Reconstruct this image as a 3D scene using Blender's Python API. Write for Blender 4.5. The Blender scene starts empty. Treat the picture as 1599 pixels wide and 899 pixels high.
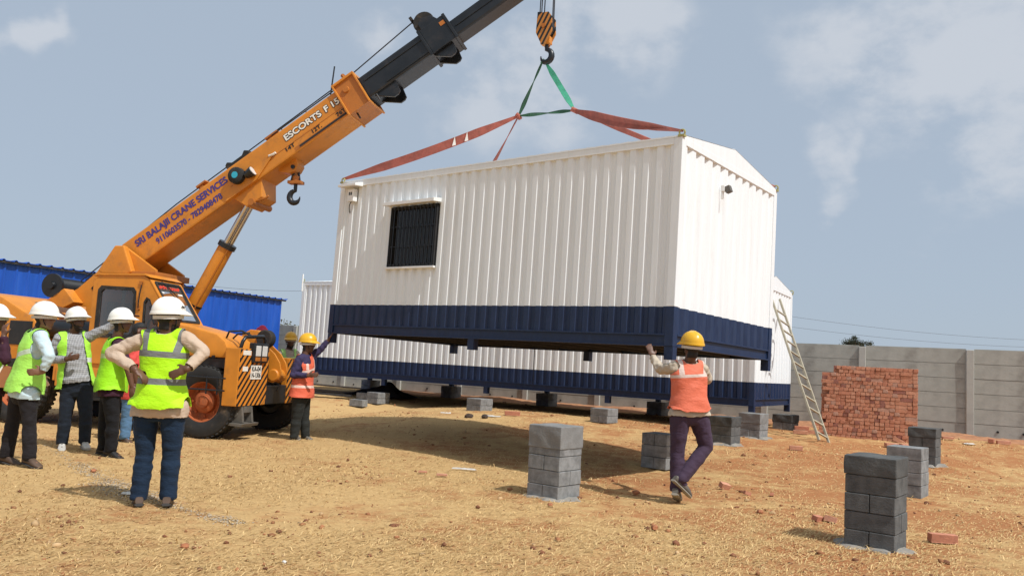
import bpy, bmesh, math, random
import numpy as np
from mathutils import Vector, Matrix, geometry
random.seed(5); rng = np.random.default_rng(5)
S = bpy.context.scene
COL = S.collection
rad = math.radians

# ------------------------------------------------------------------ camera
CAM_H, CAM_F, CAM_P, CAM_R = 1.3378, 1265.02, 0.094205, 0.055736
_cp, _sp, _cr, _sr = math.cos(CAM_P), math.sin(CAM_P), math.cos(CAM_R), math.sin(CAM_R)
CF = Vector((0, _cp, _sp)); _u = Vector((0, -_sp, _cp)); _x = Vector((1, 0, 0))
CX = _cr*_x + _sr*_u; CU = -_sr*_x + _cr*_u
cd = bpy.data.cameras.new('camera'); cam = bpy.data.objects.new('camera', cd); COL.objects.link(cam)
M = Matrix((( CX.x, CU.x, -CF.x, 0), (CX.y, CU.y, -CF.y, 0), (CX.z, CU.z, -CF.z, CAM_H), (0, 0, 0, 1)))
cam.matrix_world = M
cd.sensor_fit = 'HORIZONTAL'; cd.sensor_width = 36; cd.lens = CAM_F/1599*36
cd.clip_end = 5000; cd.clip_start = .05
S.camera = cam

# ------------------------------------------------------------------ light
SUN = Vector((.515, -.475, .97)).normalized()
sd = bpy.data.lights.new('sun', 'SUN'); sd.energy = 4.0; sd.angle = rad(.53); sd.color = (1, .98, .945)
so = bpy.data.objects.new('sun', sd); COL.objects.link(so)
so.rotation_euler = SUN.to_track_quat('Z', 'Y').to_euler()
so.location = (8, -6, 20)
w = bpy.data.worlds.new('World'); S.world = w; w.use_nodes = True
nt = w.node_tree; nt.nodes.clear()
def wn(t, **k):
    n = nt.nodes.new(t)
    for a, b in k.items(): setattr(n, a, b)
    return n
def wm(op, a, b=None):
    n = wn('ShaderNodeMath', operation=op)
    for i, v in enumerate((a, b)):
        if v is None: continue
        if isinstance(v, (int, float)): n.inputs[i].default_value = v
        else: nt.links.new(v, n.inputs[i])
    return n.outputs[0]
sky = wn('ShaderNodeTexSky', sky_type='NISHITA'); sky.sun_disc = False
sky.sun_elevation = math.asin(SUN.z); sky.sun_rotation = math.atan2(SUN.x, SUN.y)
sky.air_density = 1.0; sky.dust_density = 2.2; sky.ozone_density = 2.0; sky.altitude = 500
SKY_STR = .11
geo = wn('ShaderNodeTexCoord')
D = geo.outputs['Generated']
def mixc(fac, a, b):
    n = wn('ShaderNodeMix', data_type='RGBA')
    for s_, v in ((0, fac), (6, a), (7, b)):
        if isinstance(v, (int, float)): n.inputs[s_].default_value = v
        elif isinstance(v, tuple): n.inputs[s_].default_value = (*v, 1)
        else: nt.links.new(v, n.inputs[s_])
    return n.outputs[2]
# thin summer haze over the whole sky, in the same units as the Nishita sky
skycol = mixc(.86, sky.outputs[0], (4.0, 4.75, 5.7))
# bright aureole of the hazy air round the sun
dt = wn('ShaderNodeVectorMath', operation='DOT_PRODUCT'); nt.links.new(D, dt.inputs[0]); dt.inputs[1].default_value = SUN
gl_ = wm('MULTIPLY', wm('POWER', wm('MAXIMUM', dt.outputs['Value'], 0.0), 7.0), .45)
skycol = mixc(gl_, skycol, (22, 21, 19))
# clouds: banks placed by world direction, broken up by noise on the direction
nz = wn('ShaderNodeTexNoise'); nz.inputs['Scale'].default_value = 7; nz.inputs['Detail'].default_value = 9; nz.inputs['Roughness'].default_value = .6
nz2 = wn('ShaderNodeTexNoise'); nz2.inputs['Scale'].default_value = 2.6; nz2.inputs['Detail'].default_value = 5
mp = wn('ShaderNodeMapping'); mp.inputs['Scale'].default_value = (1, 1, 1.5); mp.inputs['Location'].default_value = (.37, .1, .2)
nt.links.new(D, mp.inputs[0]); nt.links.new(mp.outputs[0], nz.inputs['Vector']); nt.links.new(mp.outputs[0], nz2.inputs['Vector'])
def pdir(px, py): return (CF + CX*(px-799.5)/CAM_F - CU*(py-449.5)/CAM_F).normalized()
nw = wn('ShaderNodeTexNoise'); nw.inputs['Scale'].default_value = 5.5; nw.inputs['Detail'].default_value = 4; nt.links.new(D, nw.inputs['Vector'])
v1 = wn('ShaderNodeVectorMath', operation='SUBTRACT'); nt.links.new(nw.outputs['Color'], v1.inputs[0]); v1.inputs[1].default_value = (.5, .5, .5)
v2 = wn('ShaderNodeVectorMath', operation='MULTIPLY_ADD'); nt.links.new(v1.outputs[0], v2.inputs[0]); v2.inputs[1].default_value = (.22, .22, .22); nt.links.new(D, v2.inputs[2]); DW = v2.outputs[0]
total = None
for px, py, r, amt in ((985, 85, .10, .62), (860, 75, .12, .72), (740, 120, .09, .45), (600, 45, .06, .45), (1450, 70, .17, .72), (1340, 60, .07, .6), (1600, 190, .15, .7), (1290, 262, .065, .95), (10, 84, .034, .95), (1500, 330, .15, .18)):
    d0 = pdir(px, py)
    vm = wn('ShaderNodeVectorMath', operation='DISTANCE'); nt.links.new(DW, vm.inputs[0]); vm.inputs[1].default_value = d0
    f = wm('MULTIPLY', wm('MAXIMUM', wm('SUBTRACT', 1.0, wm('DIVIDE', vm.outputs['Value'], r)), 0.0), amt)
    total = f if total is None else wm('MAXIMUM', total, f)
dens = wm('ADD', wm('MULTIPLY', total, 1.15), wm('MULTIPLY', wm('SUBTRACT', nz.outputs[0], .56), 2.6))
cr = wn('ShaderNodeMapRange', interpolation_type='SMOOTHSTEP'); nt.links.new(dens, cr.inputs[0])
cr.inputs[1].default_value = .03; cr.inputs[2].default_value = .62
soft = wm('MULTIPLY', wm('MULTIPLY', cr.outputs[0], wm('MINIMUM', wm('MULTIPLY', total, 3.0), 1.0)), .66)
ccol = mixc(wm('MULTIPLY', nz2.outputs[0], 1.0), (5.3, 5.7, 6.3), (6.4, 6.6, 7.0))
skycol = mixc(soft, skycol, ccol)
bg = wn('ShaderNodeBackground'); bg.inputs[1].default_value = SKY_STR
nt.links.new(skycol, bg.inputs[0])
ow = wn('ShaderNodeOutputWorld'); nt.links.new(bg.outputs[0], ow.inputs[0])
S.view_settings.view_transform = 'Standard'; S.view_settings.look = 'None'
S.view_settings.exposure = 0.0; S.view_settings.gamma = 1; S.view_settings.use_curve_mapping = False

# ------------------------------------------------------------------ pixel helpers (author's survey of the place)
def ray(px, py): return CF + CX*(px-799.5)/CAM_F - CU*(py-449.5)/CAM_F
C0 = Vector((0, 0, CAM_H))
def at(px, py, y):
    d = ray(px, py); return C0 + d*(y/d.y)
def sst(t):
    t = np.clip(t, 0, 1); return t*t*(3-2*t)
def terr(x, y):
    return .34*sst((np.asarray(y, float)-10.5)/6.5)*np.maximum(sst((np.asarray(x, float)+4.5)/4.5), sst((np.asarray(y, float)-17.5)/5.))
def G(px, py):
    d = ray(px, py); z = 0.
    for _ in range(12):
        p = C0 + d*((z-CAM_H)/d.z); z = .5*z+.5*float(terr(p.x, p.y))
    return Vector((p.x, p.y, float(terr(p.x, p.y))))

# ------------------------------------------------------------------ materials
def N(t, k, **kw):
    n = t.nodes.new(k)
    for a, b in kw.items(): setattr(n, a, b)
    return n
def mnode(t, op, a, b=None, c=None):
    n = t.nodes.new('ShaderNodeMath'); n.operation = op
    for i, v in enumerate((a, b, c)):
        if v is None: continue
        if isinstance(v, (int, float)): n.inputs[i].default_value = v
        else: t.links.new(v, n.inputs[i])
    return n.outputs[0]
def mmix(t, f, a, b, blend='MIX'):
    n = t.nodes.new('ShaderNodeMix'); n.data_type = 'RGBA'; n.blend_type = blend
    for i, v in ((0, f), (6, a), (7, b)):
        if isinstance(v, (int, float)): n.inputs[i].default_value = v
        elif isinstance(v, (tuple, list)): n.inputs[i].default_value = (v[0], v[1], v[2], 1)
        else: t.links.new(v, n.inputs[i])
    return n.outputs[2]
def noise(t, vec, scale, detail=4, rough=.55, sc=None):
    if sc:
        m = N(t, 'ShaderNodeMapping'); m.inputs['Scale'].default_value = sc; t.links.new(vec, m.inputs[0]); vec = m.outputs[0]
    n = N(t, 'ShaderNodeTexNoise'); n.inputs['Scale'].default_value = scale; n.inputs['Detail'].default_value = detail; n.inputs['Roughness'].default_value = rough
    t.links.new(vec, n.inputs['Vector']); return n.outputs[0]
def ramp(t, f, a, b):
    n = N(t, 'ShaderNodeMapRange', interpolation_type='SMOOTHSTEP'); t.links.new(f, n.inputs[0]); n.inputs[1].default_value = a; n.inputs[2].default_value = b
    return n.outputs[0]
MATS = {}
def newmat(name):
    m = bpy.data.materials.new(name); m.use_nodes = True; t = m.node_tree
    p = t.nodes['Principled BSDF']; tc = N(t, 'ShaderNodeTexCoord')
    MATS[name] = m
    return m, t, p, tc.outputs['Object']
def mat(name, col, rough=.6, var=.25, scale=5, bump=0, bscale=60, metal=0, dirt=None, damt=.5, dscale=3, spec=.5, sc=None):
    if name in MATS: return MATS[name]
    m, t, p, ob = newmat(name)
    a = tuple(c*(1-var) for c in col); b = tuple(min(1, c*(1+var)) for c in col)
    n1 = noise(t, ob, scale, 6, .6, sc)
    c = mmix(t, ramp(t, n1, .3, .7), a, b)
    if dirt:
        n2 = noise(t, ob, dscale, 8, .7, sc)
        c = mmix(t, mnode(t, 'MULTIPLY', ramp(t, n2, .5, .75), damt), c, dirt)
    t.links.new(c, p.inputs['Base Color'])
    rr = N(t, 'ShaderNodeMapRange'); t.links.new(n1, rr.inputs[0]); rr.inputs[3].default_value = max(.05, rough-.1); rr.inputs[4].default_value = min(1, rough+.1)
    t.links.new(rr.outputs[0], p.inputs['Roughness'])
    p.inputs['Metallic'].default_value = metal; p.inputs['Specular IOR Level'].default_value = spec
    if bump:
        bn = N(t, 'ShaderNodeBump'); bn.inputs['Strength'].default_value = bump; bn.inputs['Distance'].default_value = .01
        t.links.new(noise(t, ob, bscale, 5, .6), bn.inputs['Height']); t.links.new(bn.outputs[0], p.inputs['Normal'])
    return m
mat('white_paint', (.775, .812, .83), .5, .025, 2, 0, dirt=(.58, .55, .50), damt=.30, dscale=2.4, sc=(5, 5, .4))
mat('trim_white', (.79, .80, .79), .45, .03, 3)
mat('navy_paint', (.0035, .0185, .066), .5, .15, 4, 0, dirt=(.07, .085, .11), damt=.16, dscale=4, sc=(4, 4, 1.3))
mat('underside', (.02, .02, .022), .8, .3)
mat('orange_paint', (.60, .222, .022), .45, .11, 2.2, 0, dirt=(.27, .12, .04), damt=.65, dscale=3.2)
mat('dark_orange', (.42, .14, .018), .5, .15, 3, 0, dirt=(.18, .08, .03), damt=.5)
mat('black_paint', (.010, .012, .015), .35, .3, 3, 0, dirt=(.07, .055, .045), damt=.35, dscale=4)
mat('black_rubber', (.016, .016, .016), .85, .3, 9, .2, 80, dirt=(.12, .085, .055), damt=.6, dscale=5)
mat('tyre_rubber', (.020, .019, .018), .8, .3, 6, .3, 60, dirt=(.22, .15, .09), damt=.75, dscale=3)
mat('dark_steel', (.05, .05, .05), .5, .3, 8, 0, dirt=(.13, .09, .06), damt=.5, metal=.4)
mat('grey_steel', (.115, .105, .09), .6, .2, 6, .2, 50, dirt=(.20, .12, .07), damt=.5)
mat('chrome', (.62, .58, .54), .22, .06, 4, metal=1.0)
mat('rope', (.02, .022, .03), .6, .3, 30)
mat('headlight_glass', (.62, .62, .60), .12, .05, 10)
mat('lettering_blue', (.045, .035, .22), .5, .1)
mat('lettering_black', (.012, .011, .010), .5, .1)
mat('lettering_white', (.78, .76, .70), .5, .05)
mat('lettering_red', (.75, .06, .03), .5, .05)
mat('cyan_decal', (.03, .36, .50), .4, .1)
mat('cab_interior', (.045, .038, .032), .8, .3)
mat('seat_vinyl', (.03, .022, .02), .6, .2)
mat('block', (.215, .22, .22), .9, .3, 9, .9, 90, dirt=(.10, .098, .095), damt=.5, dscale=5)
mat('block_dark', (.10, .102, .10), .9, .3, 9, .9, 90, dirt=(.14, .14, .135), damt=.5, dscale=5)
mat('cement_light', (.20, .20, .195), .95, .14, 6, .6, 60, dirt=(.26, .26, .25), damt=.55, dscale=5)
mat('cement_wet', (.075, .077, .075), .9, .3, 4, .6, 60, dirt=(.23, .23, .22), damt=.7, dscale=2.6)
mat('mortar', (.25, .235, .21), .95, .2, 8, .8, 40, dirt=(.34, .22, .11), damt=.8, dscale=7)
mat('precast', (.375, .385, .350), .9, .12, 2.5, .3, 40, dirt=(.18, .17, .15), damt=.5, dscale=1.6)
mat('precast_post', (.42, .425, .39), .9, .1, 3, .3, 40, dirt=(.2, .19, .17), damt=.4)
mat('shed_blue', (.008, .080, .43), .45, .14, 2, 0, dirt=(.05, .13, .36), damt=.4, dscale=2, sc=(2, 2, .3))
mat('ladder_bamboo', (.37, .335, .25), .6, .15, 6)
mat('red_webbing', (.33, .088, .062), .8, .2, 8, .3, 200, dirt=(.20, .09, .06), damt=.4, dscale=6)
mat('green_webbing', (.03, .10, .055), .8, .25, 8, .3, 200)
mat('bright_green_webbing', (.05, .32, .20), .8, .2, 8, .3, 200)
mat('white_webbing', (.7, .66, .6), .8, .1)
mat('brass', (.35, .33, .12), .4, .2)
mat('tarp_black', (.026, .026, .028), .5, .3, 5, .3, 30)
mat('plastic_white', (.55, .53, .49), .5, .08)
mat('plank', (.26, .20, .14), .85, .2, 5, sc=(1, 8, 8))
for i, c in enumerate(((.54, .245, .15), (.50, .21, .128), (.56, .275, .175), (.32, .135, .10), (.48, .275, .20))):
    mat('brick_%s' % 'abcde'[i], c, .92, .16, 14, .5, 90, dirt=(.20, .09, .06), damt=.5, dscale=9)
mat('dark_stone', (.06, .042, .032), .95, .25, 9, .5, 50); mat('rock_red', (.33, .13, .06), .95, .25, 9, .5, 50)
mat('foliage_dark', (.050, .062, .035), .8, .4, 3)
mat('foliage_grey', (.10, .105, .06), .8, .4, 3)
mat('bark', (.10, .075, .05), .9, .3, 12, .5)
mat('folder_brown', (.33, .13, .05), .6, .1)

def glassmat(name, col, t_amt=.55, tint=(.55, .6, .62)):
    m = bpy.data.materials.new(name); m.use_nodes = True; t = m.node_tree; MATS[name] = m
    t.nodes.remove(t.nodes['Principled BSDF'])
    tr = N(t, 'ShaderNodeBsdfTransparent'); tr.inputs[0].default_value = (*tint, 1)
    gl = N(t, 'ShaderNodeBsdfGlossy'); gl.inputs['Roughness'].default_value = .04; gl.inputs[0].default_value = (*col, 1)
    df = N(t, 'ShaderNodeBsdfDiffuse'); df.inputs[0].default_value = (.28, .24, .19, 1)
    fr = N(t, 'ShaderNodeFresnel'); fr.inputs[0].default_value = 1.5
    mx = N(t, 'ShaderNodeMixShader'); t.links.new(fr.outputs[0], mx.inputs[0]); t.links.new(tr.outputs[0], mx.inputs[1]); t.links.new(gl.outputs[0], mx.inputs[2])
    m2 = N(t, 'ShaderNodeMixShader'); m2.inputs[0].default_value = 1-t_amt; t.links.new(mx.outputs[0], m2.inputs[1]); t.links.new(df.outputs[0], m2.inputs[2])
    t.links.new(m2.outputs[0], t.nodes['Material Output'].inputs[0]); return m
glassmat('cab_glass', (.9, .9, .9), .93, (.60, .60, .57))
glassmat('window_glass', (.8, .8, .8), .95, (.3, .3, .3))

# hazard stripes: black/orange diagonals across the panel, in the panel's own coordinates
def stripemat(name, ca, cb, period, k, ax='Y'):
    m, t, p, ob = newmat(name)
    s = N(t, 'ShaderNodeSeparateXYZ'); t.links.new(ob, s.inputs[0])
    f = mnode(t, 'ADD', mnode(t, 'MULTIPLY', s.outputs[ax], k), s.outputs['Z'])
    fr = mnode(t, 'FRACT', mnode(t, 'DIVIDE', mnode(t, 'ADD', f, 20.0), period))
    c = mmix(t, mnode(t, 'GREATER_THAN', fr, .52), ca, cb)
    c = mmix(t, mnode(t, 'MULTIPLY', ramp(t, noise(t, ob, 5, 8, .7), .52, .75), .5), c, (.16, .09, .04))
    t.links.new(c, p.inputs['Base Color']); p.inputs['Roughness'].default_value = .5
stripemat('hazard_stripes', (.66, .235, .022), (.012, .011, .01), .135, -1.05)
stripemat('block_stripes', (.50, .20, .035), (.014, .012, .01), .17, -2.0, 'X')

# ------------------------------------------------------------------ object helpers
def tag(o, label=None, cat=None, group=None, kind=None):
    if label: o['label'] = label
    if cat: o['category'] = cat
    if group: o['group'] = group
    if kind: o['kind'] = kind
    return o
def empty(name, loc=(0, 0, 0), rot=None, M=None):
    o = bpy.data.objects.new(name, None); COL.objects.link(o); o.empty_display_size = .2
    if M is not None: o.matrix_world = M
    else:
        o.location = loc
        if rot is not None: o.rotation_euler = rot
    return o
def link_mesh(name, me, mats, parent=None):
    o = bpy.data.objects.new(name, me); COL.objects.link(o)
    for m in (mats if isinstance(mats, (list, tuple)) else [mats]): me.materials.append(MATS[m] if isinstance(m, str) else m)
    if parent is not None: o.parent = parent
    return o
class MB:
    def __init__(s): s.v = []; s.f = []; s.m = []
    def add(s, vs, fs, mi=0):
        b = len(s.v); s.v += [tuple(x) for x in vs]; s.f += [tuple(b+i for i in f) for f in fs]; s.m += [mi]*len(fs)
    def box(s, c, d, mi=0, R=None):
        hx, hy, hz = d[0]/2, d[1]/2, d[2]/2; P = []
        for x, y, z in ((-1,-1,-1),(1,-1,-1),(1,1,-1),(-1,1,-1),(-1,-1,1),(1,-1,1),(1,1,1),(-1,1,1)):
            q = Vector((x*hx, y*hy, z*hz))
            if R is not None: q = R @ q
            P.append(Vector(c)+q)
        s.add(P, [(0,3,2,1),(4,5,6,7),(0,1,5,4),(1,2,6,5),(2,3,7,6),(3,0,4,7)], mi)
    def bx(s, x0, x1, y0, y1, z0, z1, mi=0): s.box(((x0+x1)/2, (y0+y1)/2, (z0+z1)/2), (abs(x1-x0), abs(y1-y0), abs(z1-z0)), mi)
    def tube(s, pts, r, n=10, mi=0, closed=False):
        pts = [Vector(p) for p in pts]; rs = r if isinstance(r, (list, tuple)) else [r]*len(pts)
        rings = []; prev = None
        for i, p in enumerate(pts):
            d = (pts[min(i+1, len(pts)-1)]-pts[max(i-1, 0)]).normalized()
            if prev is None:
                a = Vector((0, 0, 1)) if abs(d.z) < .9 else Vector((1, 0, 0)); u = d.cross(a).normalized()
            else: u = (prev - d*prev.dot(d)).normalized()
            prev = u; v = d.cross(u)
            rings.append([p+(u*math.cos(k*2*math.pi/n)+v*math.sin(k*2*math.pi/n))*rs[i] for k in range(n)])
        vs = [q for r_ in rings for q in r_]; fs = []
        for i in range(len(pts)-1):
            for k in range(n): fs.append((i*n+k, i*n+(k+1) % n, (i+1)*n+(k+1) % n, (i+1)*n+k))
        fs.append(tuple(range(n-1, -1, -1))); fs.append(tuple((len(pts)-1)*n+k for k in range(n)))
        s.add(vs, fs, mi)
    def prism(s, poly, y0, y1, mi=0, axis='y'):
        n = len(poly)
        f = {'y': lambda a, b, c: (a, c, b), 'x': lambda a, b, c: (c, a, b), 'z': lambda a, b, c: (a, b, c)}[axis]
        vs = [f(a, b, y0) for a, b in poly]+[f(a, b, y1) for a, b in poly]
        s.add(vs, [tuple(range(n)), tuple(range(2*n-1, n-1, -1))]+[(k, n+k, n+(k+1) % n, (k+1) % n) for k in range(n)], mi)
    def lathe(s, prof, n=32, c=(0, 0, 0), axis='y', mi=0, close=False):
        vs = []; fs = []
        for r, h in prof:
            for k in range(n):
                a = 2*math.pi*k/n; x, z = r*math.cos(a), r*math.sin(a)
                p = {'y': (x, h, z), 'z': (x, z, h), 'x': (h, x, z)}[axis]
                vs.append((c[0]+p[0], c[1]+p[1], c[2]+p[2]))
        for i in range(len(prof)-1):
            for k in range(n): fs.append((i*n+k, (i+1)*n+k, (i+1)*n+(k+1) % n, i*n+(k+1) % n))
        s.add(vs, fs, mi)
    def build(s, name, mats, parent=None, smooth=None, bevel=0, fix=True, M=None):
        me = bpy.data.meshes.new(name); vs = s.v
        if M is not None: vs = [tuple(M @ Vector(p)) for p in vs]
        me.from_pydata(vs, [], s.f); me.polygons.foreach_set('material_index', s.m)
        bm = bmesh.new(); bm.from_mesh(me)
        if fix: bmesh.ops.recalc_face_normals(bm, faces=bm.faces)
        if bevel:
            es = [e for e in bm.edges if len(e.link_faces) == 2 and e.calc_face_angle(0) > .5]
            bmesh.ops.bevel(bm, geom=es, offset=bevel, offset_type='OFFSET', segments=2, profile=.6, affect='EDGES', clamp_overlap=True, material=-1)
        bm.to_mesh(me); bm.free()
        if smooth:
            me.polygons.foreach_set('use_smooth', [True]*len(me.polygons)); me.set_sharp_from_angle(angle=rad(smooth))
        return link_mesh(name, me, mats, parent)
def part(name, mats, parent, fn, **k):
    b = MB(); fn(b); return b.build(name, mats, parent, **k)
def copy_tree(o, parent=None):
    c = o.copy(); COL.objects.link(c)
    if parent is not None: c.parent = parent
    for ch in list(o.children): copy_tree(ch, c)
    return c
def text_mesh(txt, size, bold=0, extrude=.004, font_space=1.0):
    cu = bpy.data.curves.new('text', 'FONT'); cu.body = txt; cu.size = size; cu.offset = bold; cu.extrude = extrude; cu.space_character = font_space
    o = bpy.data.objects.new('text', cu); COL.objects.link(o)
    dg = bpy.context.evaluated_depsgraph_get(); dg.update()
    me = bpy.data.meshes.new_from_object(o.evaluated_get(dg)); bpy.data.objects.remove(o); bpy.data.curves.remove(cu)
    return me
def text_part(name, txt, size, mt, parent, Mx, width=None, bold=0, extrude=.004, xs=None):
    me = text_mesh(txt, size, bold, extrude)
    n = len(me.vertices); co = np.zeros(n*3); me.vertices.foreach_get('co', co); co = co.reshape(-1, 3)
    if width: co[:, 0] = (co[:, 0]-co[:, 0].min())*width/(np.ptp(co[:, 0]))
    co4 = np.c_[co, np.ones(n)] @ np.array(Mx).T
    me.vertices.foreach_set('co', co4[:, :3].ravel()); me.update()
    return link_mesh(name, me, mt, parent)
# ------------------------------------------------------------------ ground
def vnoise(x, y, seed, f):
    r = np.random.default_rng(seed); out = np.zeros_like(x)
    for i in range(7):
        a = r.uniform(0, 2*np.pi); k = f*r.uniform(.6, 1.7); out += np.sin((x*np.cos(a)+y*np.sin(a))*k+r.uniform(0, 6.28))
    return out/7
def ground_mat():
    m, t, p, ob = newmat('dry_ground')
    n1 = noise(t, ob, .55, 6, .65); n2 = noise(t, ob, 4.0, 7, .7); n3 = noise(t, ob, 45, 5, .7); n4 = noise(t, ob, 16, 6, .7, (1, 2.2, 1))
    straw = mmix(t, n3, (.41, .25, .102), (.70, .48, .225))
    earth = mmix(t, n3, (.28, .110, .042), (.50, .235, .10))
    s = N(t, 'ShaderNodeSeparateXYZ'); t.links.new(ob, s.inputs[0])
    # barer red earth towards the right and under the cabins, more straw near the left foreground
    bias = mnode(t, 'MULTIPLY', ramp(t, s.outputs['X'], -3., 4.), .15)
    sel = mnode(t, 'ADD', mnode(t, 'ADD', mnode(t, 'MULTIPLY', n1, .75), mnode(t, 'MULTIPLY', n2, .55)), bias)
    c = mmix(t, ramp(t, sel, .64, .86), straw, earth)
    c = mmix(t, mnode(t, 'MULTIPLY', ramp(t, n4, .50, .78), .60), c, (.27, .14, .065))
    t.links.new(c, p.inputs['Base Color']); p.inputs['Roughness'].default_value = .95; p.inputs['Specular IOR Level'].default_value = .15
    b = N(t, 'ShaderNodeBump'); b.inputs['Strength'].default_value = .8; b.inputs['Distance'].default_value = .03
    h = mnode(t, 'ADD', mnode(t, 'MULTIPLY', n4, .6), mnode(t, 'MULTIPLY', noise(t, ob, 70, 6, .75), .5))
    t.links.new(h, b.inputs['Height']); t.links.new(b.outputs[0], p.inputs['Normal'])
ground_mat()
def rough(x, y):
    f = sst((y-2.5)/1.)*(1-sst((np.hypot(x, y)-22)/10))
    return f*(.014*vnoise(x, y, 1, 3.1)+.010*vnoise(x, y, 2, 9)+.007*vnoise(x, y, 3, 24)+.006*vnoise(x, y, 4, 50)) - .012
def mk_ground():
    xs = np.concatenate([[-2500, -900, -300, -120, -60, -40, -30], np.linspace(-24, -11, 30)[:-1], np.linspace(-11, 13, 400), np.linspace(13, 24, 26)[1:], [30, 40, 60, 120, 300, 900, 2500]])
    ys = np.concatenate([[-900, -200, -60, -20, -6, 0, 2], np.linspace(3.5, 12, 240), np.linspace(12, 20, 120)[1:], np.linspace(20, 34, 70)[1:], [40, 50, 70, 120, 300, 900, 3000]])
    X, Y = np.meshgrid(xs, ys); Z = terr(X, Y)+rough(X, Y)
    nx, ny = len(xs), len(ys); vs = np.stack([X, Y, Z], -1).reshape(-1, 3)
    i = np.arange(nx*ny).reshape(ny, nx); q = np.stack([i[:-1, :-1], i[:-1, 1:], i[1:, 1:], i[1:, :-1]], -1).reshape(-1, 4)
    me = np_mesh('ground', vs, q); me.polygons.foreach_set('use_smooth', [True]*len(me.polygons))
    tag(link_mesh('ground', me, 'dry_ground'), 'dry open ground of straw coloured grass and red earth', None, None, 'structure')
def np_mesh(name, vs, q):
    me = bpy.data.meshes.new(name); k = q.shape[1]
    me.vertices.add(len(vs)); me.vertices.foreach_set('co', np.ascontiguousarray(vs, dtype=np.float32).ravel())
    me.loops.add(q.size); me.loops.foreach_set('vertex_index', np.ascontiguousarray(q, dtype=np.int32).ravel())
    me.polygons.add(len(q)); me.polygons.foreach_set('loop_start', np.arange(0, q.size, k, dtype=np.int32))
    try: me.polygons.foreach_set('loop_total', np.full(len(q), k, dtype=np.int32))
    except Exception: pass
    me.update(calc_edges=True); return me
mk_ground()

def attr_mat(name, rough_=.9):
    m, t, p, ob = newmat(name); a = N(t, 'ShaderNodeAttribute'); a.attribute_name = 'tint'
    t.links.new(a.outputs['Color'], p.inputs['Base Color']); p.inputs['Roughness'].default_value = rough_; p.inputs['Specular IOR Level'].default_value = .2
attr_mat('straw_tint'); attr_mat('clod_tint')
def set_tint(me, cols):
    at_ = me.attributes.new('tint', 'FLOAT_COLOR', 'POINT'); at_.data.foreach_set('color', np.c_[cols, np.ones(len(cols))].astype(np.float32).ravel())
def scatter(n, rmin, rmax, seed, amin=-.62, amax=.62):
    r = np.random.default_rng(seed); d = rmin*(rmax/rmin)**r.random(n); a = r.uniform(amin, amax, n)
    return d*np.sin(a), d*np.cos(a), r
def mk_straw():
    n = 230000; x, y, r = scatter(n, 3.6, 19, 11)
    keep = r.random(n) < np.clip(.62+.75*vnoise(x, y, 5, 1.6)+.35*vnoise(x, y, 6, 6)-.22*sst((x-0.)/4.), .06, 1); x, y = x[keep], y[keep]; n = len(x)
    z = terr(x, y)+rough(x, y)+.004
    L = .018+.075*r.random(n)**1.8; W = r.uniform(.0009, .0024, n)*(1+y/12); az = r.normal(.25, .75, n); tilt = np.abs(r.normal(0, .22, n))
    d = np.stack([np.cos(az)*np.cos(tilt), np.sin(az)*np.cos(tilt), np.sin(tilt)], -1); s = np.stack([-np.sin(az), np.cos(az), np.zeros(n)], -1)
    o = np.stack([x, y, z], -1); bow = np.stack([np.zeros(n), np.zeros(n), r.uniform(0, .012, n)], -1)
    v = np.stack([o-s*W[:, None], o+s*W[:, None], o+d*L[:, None]*.5+bow+s*W[:, None], o+d*L[:, None]*.5+bow-s*W[:, None], o+d*L[:, None]], 1).reshape(-1, 3)
    b = np.arange(n)*5; q = np.concatenate([np.stack([b, b+1, b+2, b+3], -1), np.stack([b+3, b+2, b+4, b+4], -1)])
    tri = np.concatenate([np.stack([b, b+1, b+2], -1), np.stack([b, b+2, b+3], -1), np.stack([b+3, b+2, b+4], -1)])
    me = np_mesh('dry_grass', v, tri)
    k = r.random(n)[:, None]; col = (1-k)*np.array([.40, .245, .092])+k*np.array([.74, .525, .255]); col *= r.uniform(.75, 1.12, n)[:, None]
    set_tint(me, np.repeat(col, 5, 0)); tag(link_mesh('dry_grass', me, 'straw_tint'), 'flattened dry straw coloured grass over the ground', None, None, 'stuff')
mk_straw()
def ico():
    bm = bmesh.new(); bmesh.ops.create_icosphere(bm, subdivisions=1, radius=1); v = np.array([p.co[:] for p in bm.verts]); f = np.array([[q.index for q in p.verts] for p in bm.faces]); bm.free(); return v, f
IV, IF = ico()
def mk_clods():
    n = 16000; x, y, r = scatter(n, 3.8, 22, 21)
    keep = r.random(n) < np.clip(.12+1.1*vnoise(x, y, 7, 1.7)+.9*vnoise(x, y, 17, 5)+.40*sst((x+1)/5.), .03, 1); x, y = x[keep], y[keep]; n = len(x)
    sz = .0032*np.exp(np.abs(r.normal(0, .8, n)))*(1+y/22); sz = np.minimum(sz, .035); z = terr(x, y)+rough(x, y)+sz*.25
    sc = r.uniform(.6, 1.3, (n, 1, 3))*np.array([1, 1, .7]); jit = 1+r.uniform(-.42, .35, (n, len(IV), 1))
    v = IV[None]*jit*sc*sz[:, None, None]+np.stack([x, y, z], -1)[:, None]
    f = (IF[None]+(np.arange(n)*len(IV))[:, None, None]).reshape(-1, 3)
    me = np_mesh('clods', v.reshape(-1, 3), f); k = r.random(n)[:, None]
    col = np.where(k < .35, np.array([.20, .085, .045]), np.where(k < .8, np.array([.33, .15, .07]), np.array([.48, .32, .17])))*r.uniform(.7, 1.2, (n, 1))
    set_tint(me, np.repeat(col, len(IV), 0)); tag(link_mesh('clods', me, 'clod_tint'), 'scattered small red earth clods and pebbles', None, None, 'stuff')
mk_clods()
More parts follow.
